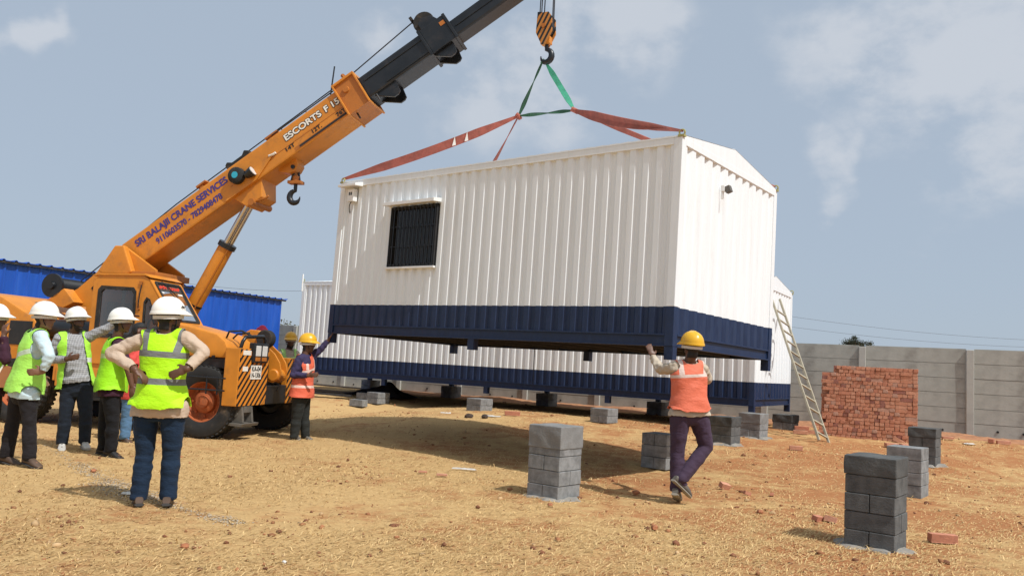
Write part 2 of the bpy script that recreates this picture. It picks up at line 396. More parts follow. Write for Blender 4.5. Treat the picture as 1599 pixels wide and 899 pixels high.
def mk_heap():   # low ridge of dug red earth along the foot of the wall
    r = np.random.default_rng(4); n = 160; m = 14; vs = []
    for i in range(n):
        for j in range(m):
            t = i/(n-1); wv = j/(m-1)-.5
            px = WP.x+WD.x*(6-21*t) ; py = WP.y+WD.y*(6-21*t)
            a = (px+WN.x*(.55+wv*1.4), py+WN.y*(.55+wv*1.4)); h = .13*(math.cos(wv*math.pi))**1.5*(.5+.5*float(vnoise(np.array(a[0]*1.), np.array(a[1]*1.), 9, 2.2))+.25*r.random()) if abs(wv) < .499 else -.05
            vs.append((a[0], a[1], float(terr(*a))+h-.015))
    i = np.arange(n*m).reshape(n, m); q = np.stack([i[:-1, :-1], i[:-1, 1:], i[1:, 1:], i[1:, :-1]], -1).reshape(-1, 4)
    tag(link_mesh('earth_bank', np_mesh('earth_bank', np.array(vs), q), 'red_earth'), 'low bank of dug red earth along the foot of the wall', None, None, 'structure')
mat('red_earth', (.36, .165, .08), .95, .25, 7, .8, 30, dirt=(.50, .32, .16), damt=.6, dscale=3)

# lime marking line: broken pale flecks on the grass
def mk_lime():
    r = np.random.default_rng(8); vs = []; fs = []
    pts = [G(*p) for p in ((70, 694), (118, 722), (165, 748), (185, 764), (232, 776), (275, 790), (325, 803), (372, 816))]
    for a, b, n, wd in ((0, 1, 80, .03), (1, 2, 520, .07), (2, 3, 700, .10), (3, 4, 900, .11), (4, 5, 260, .06), (5, 6, 90, .035), (6, 7, 230, .05)):
        for _ in range(n):
            p = pts[a].lerp(pts[b], r.random()); q = p+Vector((r.normal(0, wd), r.normal(0, wd), 0)); s = r.uniform(.0025, .010); k = r.integers(5, 8); a0 = r.uniform(0, 6.28)
            z = float(terr(q.x, q.y)+rough(np.array(q.x), np.array(q.y)))+.006
            ring = [(q.x+math.cos(a0+6.283*i/k)*s*r.uniform(.5, 1.5), q.y+math.sin(a0+6.283*i/k)*s*r.uniform(.5, 1.2)) for i in range(k)]
            base = len(vs); vs += [(x, y, z+r.uniform(-.004, .006)) for x, y in ring]; fs.append(tuple(range(base, base+k)))
    me = bpy.data.meshes.new('lime_line'); me.from_pydata(vs, [], fs)
    tag(link_mesh('lime_line', me, 'lime'), 'broken pale grey lime line marked on the dry grass behind the front man', 'marking line')
mat('lime', (.40, .335, .255), .95, .2, 9)
mk_lime()

# ------------------------------------------------------------------ precast wall
WP = Vector((10.1, 17.75, 0)); WD = Vector((.88, -.475, 0)).normalized(); WN = Vector((-.475, -.88, 0)).normalized()
mk_heap()
def mk_wall():
    root = empty('boundary_wall', (WP.x, WP.y, .30), (0, 0, math.atan2(WD.y, WD.x)))
    tag(root, 'long grey precast concrete boundary wall of stacked panels between posts', 'wall')
    H = 1.93; bay = 2.17; n0, n1 = -13, 3; protoP = protoQ = None
    for i in range(n0, n1+1):
        x = i*bay
        def post(b):
            b.bx(-.075, .075, -.085, .085, -.5, H-.015)
        o = part('post', 'precast_post', root, post, bevel=.012) if protoP is None else None
        if o is None: o = protoP.copy(); COL.objects.link(o)
        else: protoP = o
        o.location = (x, 0, random.uniform(-.02, .01))
        if i == n1: break
        for k in range(6):
            if protoQ is None:
                def pan(b):
                    b.bx(.078, bay-.078, -.03, .03, .005, H/6-.005); b.bx(.078, bay-.078, -.012, .012, H/6-.005, H/6+.005)
                q = protoQ = part('wall_panel', 'precast', root, pan)
            else: q = protoQ.copy(); COL.objects.link(q)
            q.location = (x, random.uniform(-.003, .003), k*H/6); q.rotation_euler = (0, 0, random.uniform(-.002, .002))
    # bolt holes near the foot
    def holes(b):
        for i in range(n0, n1):
            for fx in (.2, .5, .8):
                if random.random() < .6: b.lathe([(0, 0), (.026, 0), (.026, .01)], 10, (i*bay+fx*bay+random.uniform(-.1, .1), -.0415, .16+random.uniform(-.03, .03)))
    part('bolt_hole', 'underside', root, holes)['kind'] = 'stuff'
mk_wall()

# ------------------------------------------------------------------ blue shed
def mk_shed():
    p0 = at(0, 407, 17.9); p1 = at(436, 468, 26.0)
    a = Vector((p0.x, p0.y, 0)); b_ = Vector((p1.x, p1.y, 0)); d = (b_-a).normalized(); a = a-d*6; L = (b_-a).length
    z0 = 3.02
    root = empty('storage_shed', a, (0, 0, math.atan2(d.y, d.x)))
    tag(root, 'long blue corrugated sheet metal shed behind the yellow crane', 'shed')
    def sheet(bb, x0, x1, z0_, z1_, y=0.):
        P = [0]; xs = [x0]; x = x0
        prof = []
        while x < x1:
            prof += [(x, 0), (x+.20, 0), (x+.225, -.03), (x+.255, -.03), (x+.28, 0)]; x += .28
        vs = [(q, y+e, z0_) for q, e in prof]+[(q, y+e, z1_) for q, e in prof]; n = len(prof)
        bb.add(vs, [(i, i+1, n+i+1, n+i) for i in range(n-1)])
    part('wall_sheet', 'shed_blue', root, lambda bb: sheet(bb, 0, L, -.05, z0-.02), fix=False)
    def endw(bb): bb.bx(L-.02, L+.01, .02, 5, -.05, z0-.02)
    part('end_sheet', 'shed_blue', root, endw)
    def roof(bb):
        n = int((L+.5)/.28)
        prof = []
        for i in range(n): x = -.1+i*.28; prof += [(x, 0), (x+.19, 0), (x+.22, .03), (x+.25, .03)]
        m = len(prof)
        vs = [(x, -.12, z0+e) for x, e in prof]+[(x, 5.1, z0-.35+e) for x, e in prof]+[(x, -.12, z0+e-.015) for x, e in prof]
        bb.add(vs, [(i, i+1, m+i+1, m+i) for i in range(m-1)]+[(2*m+i, 2*m+i+1, i+1, i) for i in range(m-1)])
    part('roof', 'shed_blue', root, roof, fix=False)
    def eave(bb): bb.bx(-.1, L+.22, -.10, -.02, z0-.06, z0-.018)
    part('eave_rail', 'dark_steel', root, eave)
mk_shed()

# ------------------------------------------------------------------ distant trees and wires
def leaf_crown(name, parent, c, R, n, size, mt, seed, flat=1., holes=.35):
    r = np.random.default_rng(seed); vs = []; fs = []
    k = 26; cen = r.normal(0, .45, (k, 3))*np.array(R); cr_ = r.uniform(.25, .5, k)
    for i in range(n):
        j = r.integers(k); p = cen[j]+r.normal(0, 1, 3)*cr_[j]*np.array(R)*.5
        p[2] = max(p[2], -R[2]*.55)
        u = r.normal(0, 1, 3); u /= np.linalg.norm(u); v = np.cross(u, r.normal(0, 1, 3)); v /= np.linalg.norm(v); s = size*r.uniform(.5, 1.3)
        b = len(vs); q = np.array(c)+p
        vs += [tuple(q-u*s), tuple(q+v*s*.5), tuple(q+u*s), tuple(q-v*s*.5)]; fs.append((b, b+1, b+2, b+3))
    me = bpy.data.meshes.new(name); me.from_pydata(vs, [], fs); return link_mesh(name, me, mt, parent)
def mk_tree(px, py, y, label, Rx, Rz, mt, seed, n=1500, size=.11):
    top = at(px, py, y); root = empty('tree', (top.x, top.y, 0)); tag(root, label, 'tree')
    h = top.z
    def tr(b):
        b.tube([(0, 0, 0), (.05, 0, h*.4), (.1, .05, h*.75)], [.14, .10, .05], 8)
        for k in range(9):
            a = k*2.4; b.tube([(.06, 0, h*(.4+.03*k)), (math.cos(a)*Rx*.5, math.sin(a)*Rx*.5, h*.8), (math.cos(a)*Rx*.8, math.sin(a)*Rx*.8, h*.93)], [.04, .025, .01], 5)
    part('trunk', 'bark', root, tr)
    leaf_crown('crown', root, (0, 0, h-Rz*.9), (Rx, Rx, Rz), n, size, mt, seed)
mk_tree(1337, 527, 42, 'small dark round tree showing over the right part of the boundary wall', .48, .42, 'foliage_dark', 3, 3600, .04)
mk_tree(447, 507, 36, 'pale thin shrub tree beyond the wall, between blue shed and far cabin', 1.1, .55, 'foliage_grey', 6, 1500, .055)
def mk_wires():
    for k, (pa, pb) in enumerate((((1180, 503), (1700, 545)), ((1180, 486), (1700, 535)), ((250, 437), (560, 452)))):
        a, b = at(*pa, 75), at(*pb, 75)
        pts = [a.lerp(b, i/12)-Vector((0, 0, .5*math.sin(math.pi*i/12))) for i in range(13)]
        o = part('power_line', 'rope', None, lambda bb: bb.tube(pts, .012, 5))
        tag(o, ['lower thin overhead wire crossing the sky right of the cabins', 'upper thin overhead wire crossing the sky right of the cabins', 'thin overhead wire crossing the sky above the blue shed'][k], 'wire', 'overhead wires')
mk_wires()
# ------------------------------------------------------------------ portable cabins
CH, CW, HB, RH, PD = 2.444, 3.0, .457, .21, .035      # eave height, width, paint line, ridge rise, corrugation depth
PITCH = .184
def rib_profile(u0, u1, fl=.16):
    pts = []; pd, pit = (PD, PITCH) if fl < .2 else (.034, .236)
    n = max(1, round((u1-u0)/pit)); p = (u1-u0)/n
    for i in range(n):
        a = u0+i*p; pts += [(a, 0), (a+p*.20, 0), (a+p*(.20+fl), -pd), (a+p*(.80-fl), -pd), (a+p*.80, 0)]
    pts.append((u1, 0)); return pts
def rib_wall(b, u0, u1, z0, z1, f, base=None, mi=0, holes=(), fl=.16):
    pr = rib_profile(u0, u1, fl)
    segs = [(z0, z1)]
    def strip(pp, a, c):
        n = len(pp); vs = [f(u, d, a) for u, d in pp]+[f(u, d, c) for u, d in pp]
        b.add(vs, [(i, i+1, n+i+1, n+i) for i in range(n-1)], mi)
    if not holes: strip(pr, z0, z1); return
    ha, hb_, hz0, hz1 = holes
    def dep(u):
        for (a, da), (c, dc) in zip(pr, pr[1:]):
            if a <= u <= c: return da+(dc-da)*((u-a)/(c-a) if c > a else 0)
        return 0
    L = [q for q in pr if q[0] < ha]+[(ha, dep(ha))]; Mi = [(ha, dep(ha))]+[q for q in pr if ha < q[0] < hb_]+[(hb_, dep(hb_))]; R_ = [(hb_, dep(hb_))]+[q for q in pr if q[0] > hb_]
    strip(L, z0, z1); strip(R_, z0, z1); strip(Mi, z0, hz0); strip(Mi, hz1, z1)
def make_cabin(root, L, legs, window=None, flat_panel=None):
    po = .11
    front = lambda u, d, z: (u, -.012+d, z); back = lambda u, d, z: (u, -CW+.012-d, z)
    end0 = lambda u, d, z: (.012-d, -u, z); end1 = lambda u, d, z: (L-.012+d, -u, z)
    zt = CH-.085; zf = .145
    hole = None
    if window: hole = (window[0], window[1], window[2], window[3])
    def doit(fn, a, c, hl=(), fl=.16):
        part('wall_panel', 'white_paint', root, lambda b: rib_wall(b, a, c, HB, zt, fn, holes=hl or (), fl=fl), fix=False)
        part('skirt_panel', 'navy_paint', root, lambda b: rib_wall(b, a, c, zf, HB, fn, fl=fl), fix=False)
    if flat_panel:
        u0, u1 = flat_panel
        doit(front, po, u0-.012); doit(front, u1+.012, L-po)
        part('door', 'white_paint', root, lambda b: rib_wall(b, u0, u1, HB, zt-.2, lambda u, d, z: (u, .004+d*.6, z)), fix=False)
        part('door_skirt', 'navy_paint', root, lambda b: rib_wall(b, u0, u1, zf, HB, lambda u, d, z: (u, .004+d*.6, z)), fix=False)
        part('door_frame', 'underside', root, lambda b: (b.bx(u0-.012, u0, -.04, -.01, zf, zt), b.bx(u1, u1+.012, -.04, -.01, zf, zt)))
        part('lintel', 'white_paint', root, lambda b: b.bx(u0, u1, -.04, .0, zt-.2, zt))
    else: doit(front, po, L-po, hole or ())
    doit(back, po, L-po); doit(end0, po, CW-po, (), .22); doit(end1, po, CW-po, (), .22)
    for u in (po/2, L-po/2):
        for v in (-po/2, -CW+po/2):
            def post(b):
                b.bx(u-po/2, u+po/2, v-po/2, v+po/2, HB, CH-.002, 0); b.bx(u-po/2, u+po/2, v-po/2, v+po/2, .002, HB, 1)
            part('corner_post', ['white_paint', 'navy_paint'], root, post, bevel=.006)
    def rails(b):
        b.bx(po, L-po, -.055, .0, zt, CH); b.bx(po, L-po, -CW, -CW+.055, zt, CH)
        b.bx(0, .055, -CW+po, -po, zt, CH); b.bx(L-.055, L, -CW+po, -po, zt, CH)
    part('top_rail', 'white_paint', root, rails, bevel=.004)
    def frame(b):
        for y0, y1, yw in ((-.06, .003, .0), (-CW-.003, -CW+.06, -CW)):
            b.bx(po, L-po, y0, y1, .125, .145); b.bx(po, L-po, y0, y1, .0, .016)
            b.bx(po, L-po, (-.035 if yw == 0 else -CW+.025), (-.025 if yw == 0 else -CW+.035), .016, .125)
        for x0, x1 in ((-.003, .06), (L-.06, L+.003)):
            b.bx(x0, x1, -CW+po, -po, .125, .145); b.bx(x0, x1, -CW+po, -po, 0, .016)
            xm = .030 if x0 < 1 else L-.030
            b.bx(xm-.005, xm+.005, -CW+po, -po, .016, .125)
    part('base_frame', 'navy_paint', root, frame)
    def floor(b):
        b.bx(.07, L-.07, -CW+.07, -.07, .09, .12)
        n = int(L/.6)
        for i in range(1, n): b.bx(i*L/n-.025, i*L/n+.025, -CW+.06, -.06, .012, .09)
    part('floor_underside', 'underside', root, floor)
    for u in legs:
        for v in (-.06, -CW+.06):
            uu = min(max(u, .055), L-.055)
            part('leg', 'navy_paint', root, lambda b: b.bx(uu-.055, uu+.055, v-.05, v+.05, -.15, .001))
    for x0, x1 in ((.002, .05), (L-.05, L-.002)):
        part('gable_panel', 'white_paint', root, lambda b: b.prism([(-.001, CH-.003), (-.001, CH+.012), (-CW/2, CH+RH+.010), (-CW+.001, CH+.012), (-CW+.001, CH-.003)], x0, x1, axis='x'))
    def roof(b):
        t = .012; e = .0
        for sgn in (0, 1):
            pr = rib_profile(-e, L+e); vs = []
            for q, dd in pr:
                ya, yb = (.004, -CW/2) if sgn == 0 else (-CW-.004, -CW/2)
                vs += [(q, ya, CH+.006+t+dd*.1), (q, yb, CH+RH+.002+t+dd*.1), (q, ya, CH-.004), ]
            n = len(pr); fs = []
            for i in range(n-1):
                fs += [(3*i, 3*i+3, 3*i+4, 3*i+1), (3*i+2, 3*i+5, 3*i+3, 3*i)]
            b.add(vs, fs)
        b.prism([(-CW/2-.12, CH+RH+.006), (-CW/2, CH+RH+.022), (-CW/2+.12, CH+RH+.006), (-CW/2, CH+RH+.016)], .01, L-.01, axis='x')
    part('roof', 'white_paint', root, roof, fix=False)
    for u in (.02, L-.02):
        for v in (-.02, -CW+.02):
            def lug(b):
                ring = [(u+.036*math.cos(a), v, CH+.048+.036*math.sin(a)) for a in np.linspace(0, 2*math.pi, 14)]
                b.tube(ring, .011, 7); b.bx(u-.04, u+.04, v-.03, v+.03, CH-.003, CH+.022)
            part('lifting_lug', 'brass', root, lug, smooth=40)
    if window:
        a, c, z0, z1 = hole
        fr = part('window', 'underside', root, lambda b: (b.bx(a, a+.04, -.07, .012, z0, z1), b.bx(c-.04, c, -.07, .012, z0, z1), b.bx(a+.04, c-.04, -.07, .012, z0, z0+.04), b.bx(a+.04, c-.04, -.07, .012, z1-.04, z1)))
        part('pane', 'window_glass', fr, lambda b: b.bx(a+.03, c-.03, -.052, -.046, z0+.03, z1-.03))
        def gr(b):
            n = 12
            for i in range(n+1): x = a+.02+(c-a-.04)*i/n; b.bx(x-.006, x+.006, .016, .028, z0+.005, z1-.005)
            for k in (.33, .66, .02, .98): z = z0+(z1-z0)*k; b.bx(a, c, .011, .015, z-.005, z+.005)
        part('grille', 'black_paint', fr, gr)
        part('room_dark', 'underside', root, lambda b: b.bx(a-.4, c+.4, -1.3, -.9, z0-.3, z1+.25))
        part('window_hood', 'trim_white', root, lambda b: b.prism([(-.012, z1+.075), (.15, z1+.05), (.15, z1+.0), (-.012, z1+.015)], a-.05, c+.06, axis='x'), bevel=.003)
        part('window_sill', 'trim_white', root, lambda b: b.bx(a-.03, c+.04, -.012, .035, z0-.035, z0-.005), bevel=.003)
        part('conduit_hood', 'trim_white', root, lambda b: b.prism([(-.01, CH-.03), (.16, CH-.075), (.16, CH-.115), (-.01, CH-.10)], 5.56, 5.98, axis='x'), bevel=.004)
        bx = part('outlet_box', 'trim_white', root, lambda b: b.bx(5.68, 5.83, -.01, .075, 2.10, 2.30), bevel=.01)
        part('socket', 'underside', bx, lambda b: (b.bx(5.72, 5.75, .073, .078, 2.2, 2.25), b.bx(5.765, 5.79, .073, .078, 2.2, 2.25), b.tube([(5.75, .05, 2.1), (5.77, .06, 2.05), (5.81, .03, 2.0), (5.82, 0, 1.93)], .008, 6)))
        def lamp(b):
            b.box((-.03, -1.10, 2.06), (.05, .06, .08), 0); b.tube([(-.02, -1.10, 2.02), (-.02, -1.10, 1.93)], .018, 8, 0)
            R_ = Matrix.Rotation(.35, 3, 'Y'); b.box((-.09, -1.12, 2.05), (.07, .075, .085), 1, R_)
        part('wall_lamp', ['trim_white', 'grey_steel'], root, lamp, bevel=.005)
    return root
R1 = Matrix(((-.78, -.626, .014), (.626, -.78, .008), (.006, .015, 1.0)))
def ortho(R):
    x = R.col[0].normalized(); z = x.cross(R.col[1]).normalized(); y = z.cross(x); return Matrix((x, y, z)).transposed()
R1 = ortho(R1); N1 = Vector((1.8483, 9.1721, 1.6428))
M1 = Matrix.Translation(N1) @ R1.to_4x4()
cab1 = empty('portable_cabin', M=M1)
tag(cab1, 'white ribbed cabin with navy skirt and barred window, hanging from red straps', 'cabin', 'white portable cabins')
make_cabin(cab1, 6.1, (0, 3.05, 6.1), (3.865, 4.835, 1.03, 1.945))
M2 = Matrix.Translation((4.7039, 15.4797, .8013)) @ Matrix.Rotation(2.5885, 4, 'Z')
cab2 = empty('portable_cabin', M=M2)
tag(cab2, 'long white cabin with navy skirt standing on block piers behind the hanging one', 'cabin', 'white portable cabins')
make_cabin(cab2, 12.2, (0, 3.05, 6.1, 9.15, 12.2), None, (4.86, 5.76))
# thin pipe standing at the far cabin's left top corner
part('vent_pipe', 'trim_white', cab2, lambda b: b.tube([(12.17, .03, 2.2), (12.17, .03, 2.66)], .02, 8))

# ------------------------------------------------------------------ slings, hook block
LT = M1 @ Vector((6.08, -.02, CH+.07)); NTp = M1 @ Vector((.02, -.02, CH+.07)); RT = M1 @ Vector((.02, -2.98, CH+.07)); LB = M1 @ Vector((6.08, -2.98, CH+.07))
HK = Vector((.308, 12.377, 6.12)); K1 = Vector((-.046, 12.661, 5.30)); K2 = Vector((.797, 11.986, 5.225))
def ribbon(b, a, c, w, t=.012, sag=0., twist=0., n=14, w0=None, w1=None, mi=0, side=Vector((0, 0, 1))):
    a, c = Vector(a), Vector(c); d = (c-a).normalized(); s0 = (side-d*side.dot(d)).normalized(); nn = d.cross(s0); rings = []
    for i in range(n+1):
        k = i/n; p = a.lerp(c, k)-Vector((0, 0, sag*math.sin(math.pi*k))); an = twist*k
        ww = w*min(1, .30+3.2*min(k, 1-k)) if w0 is None else w0+(w1-w0)*k
        s = s0*math.cos(an)+nn*math.sin(an); q = d.cross(s)
        rings.append([p+s*ww/2+q*t/2, p-s*ww/2+q*t/2, p-s*ww/2-q*t/2, p+s*ww/2-q*t/2])
    vs = [v for r_ in rings for v in r_]; fs = []
    for i in range(n):
        for k in range(4): fs.append((4*i+k, 4*i+(k+1) % 4, 4*i+4+(k+1) % 4, 4*i+4+k))
    fs += [(0, 1, 2, 3), tuple(4*n+k for k in (3, 2, 1, 0))]
    b.add(vs, fs, mi)
def mk_slings():
    def r1(b):
        ribbon(b, K1, LT, .135, .012, .05, -.7, 30); ribbon(b, K1, LB, .09, .012, .03, 2.6, 22)
        b.tube([K1+Vector((-.04, 0, .03)), K1, K1+Vector((.03, 0, -.05))], .035, 8)
    def w1(b):
        for k in (.29, .36):
            p = K1.lerp(LT, k)-Vector((0, 0, .055)); b.add([p+Vector((-.035, -.03, -.07)), p+Vector((.025, -.03, -.05)), p+Vector((.0, -.035, .09))], [(0, 1, 2)])
    o = part('lifting_sling', 'red_webbing', None, r1, smooth=50); o2 = part('label_tab', 'white_webbing', o, w1)
    tag(o, 'wide red webbing sling sloping down left to the far top corner of the hanging cabin', 'sling', 'webbing lifting slings')
    def r2(b):
        ribbon(b, K2, NTp, .12, .012, .03, 1.1, 24); ribbon(b, K2+Vector((0, 0, -.02)), NTp.lerp(K2, .10), .075, .012, .07, -.6, 20)
        ribbon(b, K2, RT, .08, .012, .03, 2.4, 22)
        b.tube([K2+Vector((-.05, 0, .02)), K2, K2+Vector((.05, -.02, -.03))], .04, 8)
    o = part('lifting_sling', 'red_webbing', None, r2, smooth=50)
    tag(o, 'red webbing sling running right to the near top corner of the hanging cabin', 'sling', 'webbing lifting slings')
    def g1(b):
        ribbon(b, HK+Vector((-.03, 0, -.02)), K1, .075, .014, 0, 2.2, 20); ribbon(b, K1, K2, .06, .018, .0, 3.6, 20)
        b.tube([HK+Vector((-.04, 0, -.04)), HK+Vector((-.01, 0, .02)), HK+Vector((.03, 0, -.04))], .022, 8)
    o = part('lifting_sling', 'green_webbing', None, g1, smooth=50)
    part('bright_strap', 'bright_green_webbing', o, lambda b: ribbon(b, HK+Vector((.03, 0, -.03)), K2, .085, .014, 0, -.8, 20), smooth=50)
    tag(o, 'green webbing sling looped in a triangle below the crane hook', 'sling', 'webbing lifting slings')
mk_slings()
def hook_shape(b, c, s, d, mi=0, n=12):
    # c: top of shank, s: overall size, d: horizontal unit direction the hook opens towards
    c = Vector(c); O = c-Vector((0, 0, .62*s)); pts = [c, c-Vector((0, 0, .22*s))]; rs = [.08*s, .085*s]
    for k in range(15):
        t = rad(90+k*19.5); R_ = .255*s
        pts.append(O+d*math.cos(t)*R_+Vector((0, 0, math.sin(t)*R_*1.1))); rs.append(s*(.085+.055*math.sin(math.pi*min(1, k/12))) if k < 12 else s*(.085-.022*(k-11)))
    b.tube(pts, rs, n, mi)
def mk_hookblock():
    base = at(850, 70, 12.40); base = Vector((HK.x, HK.y+.0, 6.36))
    root = empty('hook_block', base, (0, 0, rad(-25))); tag(root, 'orange and black striped crane hook block hanging on steel ropes above the cabin', 'hook block')
    pl = [(-.13, .20), (-.12, .46), (-.04, .52), (.07, .52), (.13, .44), (.145, .2), (.04, .0), (-.03, .0)]
    for y in (-.085, .075): part('side_plate', 'block_stripes', root, lambda b: b.prism(pl, y-.012, y+.012), bevel=.006)
    part('sheave', 'black_paint', root, lambda b: b.lathe([(.02, -.06), (.13, -.06), (.115, -.035), (.13, -.01), (.115, .02), (.13, .05), (.02, .05)], 24, (0, 0, .30)), smooth=40)
    part('axle_pin', 'dark_orange', root, lambda b: b.lathe([(0, -.115), (.035, -.115), (.035, .105), (0, .105)], 14, (0, 0, .30)), smooth=40)
    part('crosshead', 'orange_paint', root, lambda b: b.bx(-.06, .10, -.06, .055, .02, .14), bevel=.01)
    part('hook', 'black_paint', root, lambda b: hook_shape(b, (.03, 0, .06), .36, Vector((-1, 0, 0))), smooth=60)
    def ropes(b):
        for x, y in ((-.105, -.03), (-.075, -.03), (-.05, .02), (.12, .02), (.12, -.03)): b.tube([(x, y, .3), (x*.9, y, 1.45)], .009, 6)
    part('hoist_rope', 'rope', root, ropes)
    part('rope_socket', 'black_paint', root, lambda b: b.bx(-.14, -.08, -.05, -.0, .46, .56), bevel=.008)
mk_hookblock()

# ------------------------------------------------------------------ block piers
YAW = math.atan2(-.626, .78)     # long faces parallel to the cabin front
BL, BW = .40, .20
MATBLK = {'p': 'block', 'w': 'cement_wet', 'l': 'cement_light'}
def mk_pier(px, py, courses, label, h=.16, coat=None, side=None, stagger=True, yaw=YAW, w=.40, dpt=.40, pad=True, gpt=None, group='concrete block piers', raise_=0., bm_='block'):
    p = gpt if gpt is not None else G(px, py)
    # p is the near-left corner of the front face
    root = empty('block_pier', (p.x, p.y, p.z-.015+raise_), (0, 0, yaw)); tag(root, label, 'block pier', group)
    nb = courses if not coat else courses-coat[0]
    for k in range(math.ceil(nb)):
        cut = (0, .5, 1) if stagger else ((0, 1) if k % 2 else (0, .5, 1))
        for a, c in zip(cut, cut[1:]):
            j = random.uniform(-.006, .006)
            if k % 2 == 0 or not stagger: f = lambda b: b.bx(a*w+.003, c*w-.003, j, dpt+j, k*h+.003, (k+1)*h-.003)
            else: f = lambda b: b.bx(j, w+j, a*dpt+.002, c*dpt-.002, k*h+.002, (k+1)*h-.002)
            o = part('block', bm_, root, f, bevel=.006)
    if coat:
        n, mt = coat
        def cf(b):
            b.bx(-.007, w+.007, -.007, dpt+.007, nb*h, courses*h+.008)
        o = part('plaster_coat', [mt], root, cf, bevel=.010)
        bm = bmesh.new(); bm.from_mesh(o.data); bmesh.ops.subdivide_edges(bm, edges=[e for e in bm.edges if e.calc_length() > .1], cuts=9, use_grid_fill=True)
        for v in bm.verts:
            q = v.co*9; s_ = math.sin(q.x*3+q.z*2+px)+math.sin(q.y*4-q.z*3+1)+math.sin(q.x*2.3-q.y*3.1+q.z*4+2); v.co += v.normal*.0016*s_
        bm.to_mesh(o.data); bm.free()
    if pad:
        r = random.Random(int(px)); n = 18
        def pf(b):
            ring = [(w/2+math.cos(a)*(w*.62+r.uniform(0, .16)), dpt/2+math.sin(a)*(dpt*.60+r.uniform(0, .14))) for a in [6.283*i/n for i in range(n)]]
            
            inn = [(w/2+(x-w/2)*.80+r.uniform(-.02, .02), dpt/2+(y-dpt/2)*.80+r.uniform(-.02, .02)) for x, y in ring]
            b.add([(x, y, -.012) for x, y in ring]+[(x, y, .014+r.uniform(0, .016)) for x, y in inn]+[(w/2, dpt/2, .045)], [(i, (i+1) % n, n+(i+1) % n, n+i) for i in range(n)]+[(n+i, n+(i+1) % n, 2*n) for i in range(n)])
        part('mortar_spill', 'mortar', root, pf)
    return root
mk_pier(822, 772, 5, 'tall block pier with plastered top, standing alone left of the walking man', .148, coat=(1.5, 'cement_light'))
mk_pier(1317, 849, 5, 'tall dark wet plastered block pier, nearest in the right foreground', .150, coat=(1.0, 'cement_wet'), bm_='block_dark')
mk_pier(1000, 727, 3, 'bare grey block pier of three courses just left of the walking man', .162, pad=False)
mk_pier(1384, 770, 4, 'bare grey block pier just behind the dark foreground pier', .152, pad=False)
mk_pier(1418, 722, 4, 'dark plastered block pier in front of the right end of the brick stack', .145, coat=(1.0, 'cement_wet'), bm_='block_dark')
mk_pier(1107, 690, 3, 'dark block pier right of the walking man, nearest the far cabin corner', .155, coat=(1, 'cement_wet'), bm_='block_dark')
mk_pier(1153, 680, 3, 'grey block pier under the near corner leg of the far cabin', .145, coat=(1.2, 'cement_light'))
mk_pier(1206, 668, 2, 'low block pier under the back right leg of the far cabin', .15, pad=False, coat=(1, 'cement_wet'))
mk_pier(728, 640, 2, 'low grey block pier before the long cabin, beside the two dark stones', .14, pad=False)
mk_pier(921, 657, 2, 'low grey block pier in sunlight before the long cabin, below its middle', .14, pad=False)
mk_pier(572, 628, 2, 'low grey block pier in sunlight before the left end of the long cabin', .14, pad=False)
def under(u, v, label):
    p = M2 @ Vector((u, v, 0)); z = float(terr(p.x, p.y)); top = .8013-.15
    q = p+Vector((-.2*math.cos(YAW)+.2*math.sin(YAW)*1, -.2*math.sin(YAW)-.2*math.cos(YAW), 0))
    mk_pier(0, 0, 2, label, (top-z+.012)/2, gpt=Vector((q.x, q.y, z)), pad=False)
under(3.05, -CW+.06, 'shaded block pier under the back of the long cabin, near the walking man')
under(6.1, -CW+.06, 'shaded block pier under the back of the long cabin, near its middle')
under(9.15, -CW+.06, 'shaded block pier under the back of the long cabin, left of its middle')
under(12.1, -CW+.06, 'shaded block pier under the back left end of the long cabin')
for px, py, lab, ya in ((545, 633, 'single grey concrete block lying on the ground at the left end of the long cabin', -.5), (556, 622, 'small grey concrete block lying behind the single front block', -.6)):
    p = G(px, py); o = part('concrete_block', 'block', None, lambda b: b.bx(0, .40, 0, .2, 0, .16), bevel=.006); o.location = p; o.rotation_euler = (0, 0, ya)
    tag(o, lab, 'concrete block', 'loose concrete blocks')

# ------------------------------------------------------------------ bricks
BRM = ['brick_a', 'brick_b', 'brick_c', 'brick_d', 'brick_e']
def brick_mesh(mt, seed):
    b = MB(); b.bx(-.105, .105, -.0415, .0415, 0, .067); r = random.Random(seed)
    o = b.build('brick', mt, None, bevel=.006)
    for v in o.data.vertices: v.co += Vector((r.uniform(-1, 1), r.uniform(-1, 1), r.uniform(-1, 1)))*.0022
    me = o.data; bpy.data.objects.remove(o); return me
BME = [brick_mesh(m, i) for i, m in enumerate(BRM)]
PB = Vector((7.75, 15.36, .28)); PX = Vector((-.905, .425, 0)).normalized(); PY = Vector((.425, .905, 0)).normalized()   # PX runs left along the front, PY into the stack
stack_lab = 'red clay brick in the front face of the tall brick stack before the wall'
cap_lab = 'red clay brick lying lengthwise in the front face of the tall brick stack'
def put_brick(loc, ax, label=stack_lab, group='bricks in the stacked pile', tilt=(0, 0, 0), me=None):
    o = bpy.data.objects.new('brick', me or BME[random.choice((0, 0, 0, 0, 1, 1, 1, 2, 2, 2, 3, 4))]); COL.objects.link(o); o.location = loc
    o.rotation_euler = (tilt[0], tilt[1], math.atan2(ax.y, ax.x)+tilt[2]); tag(o, label, 'brick', group); return o
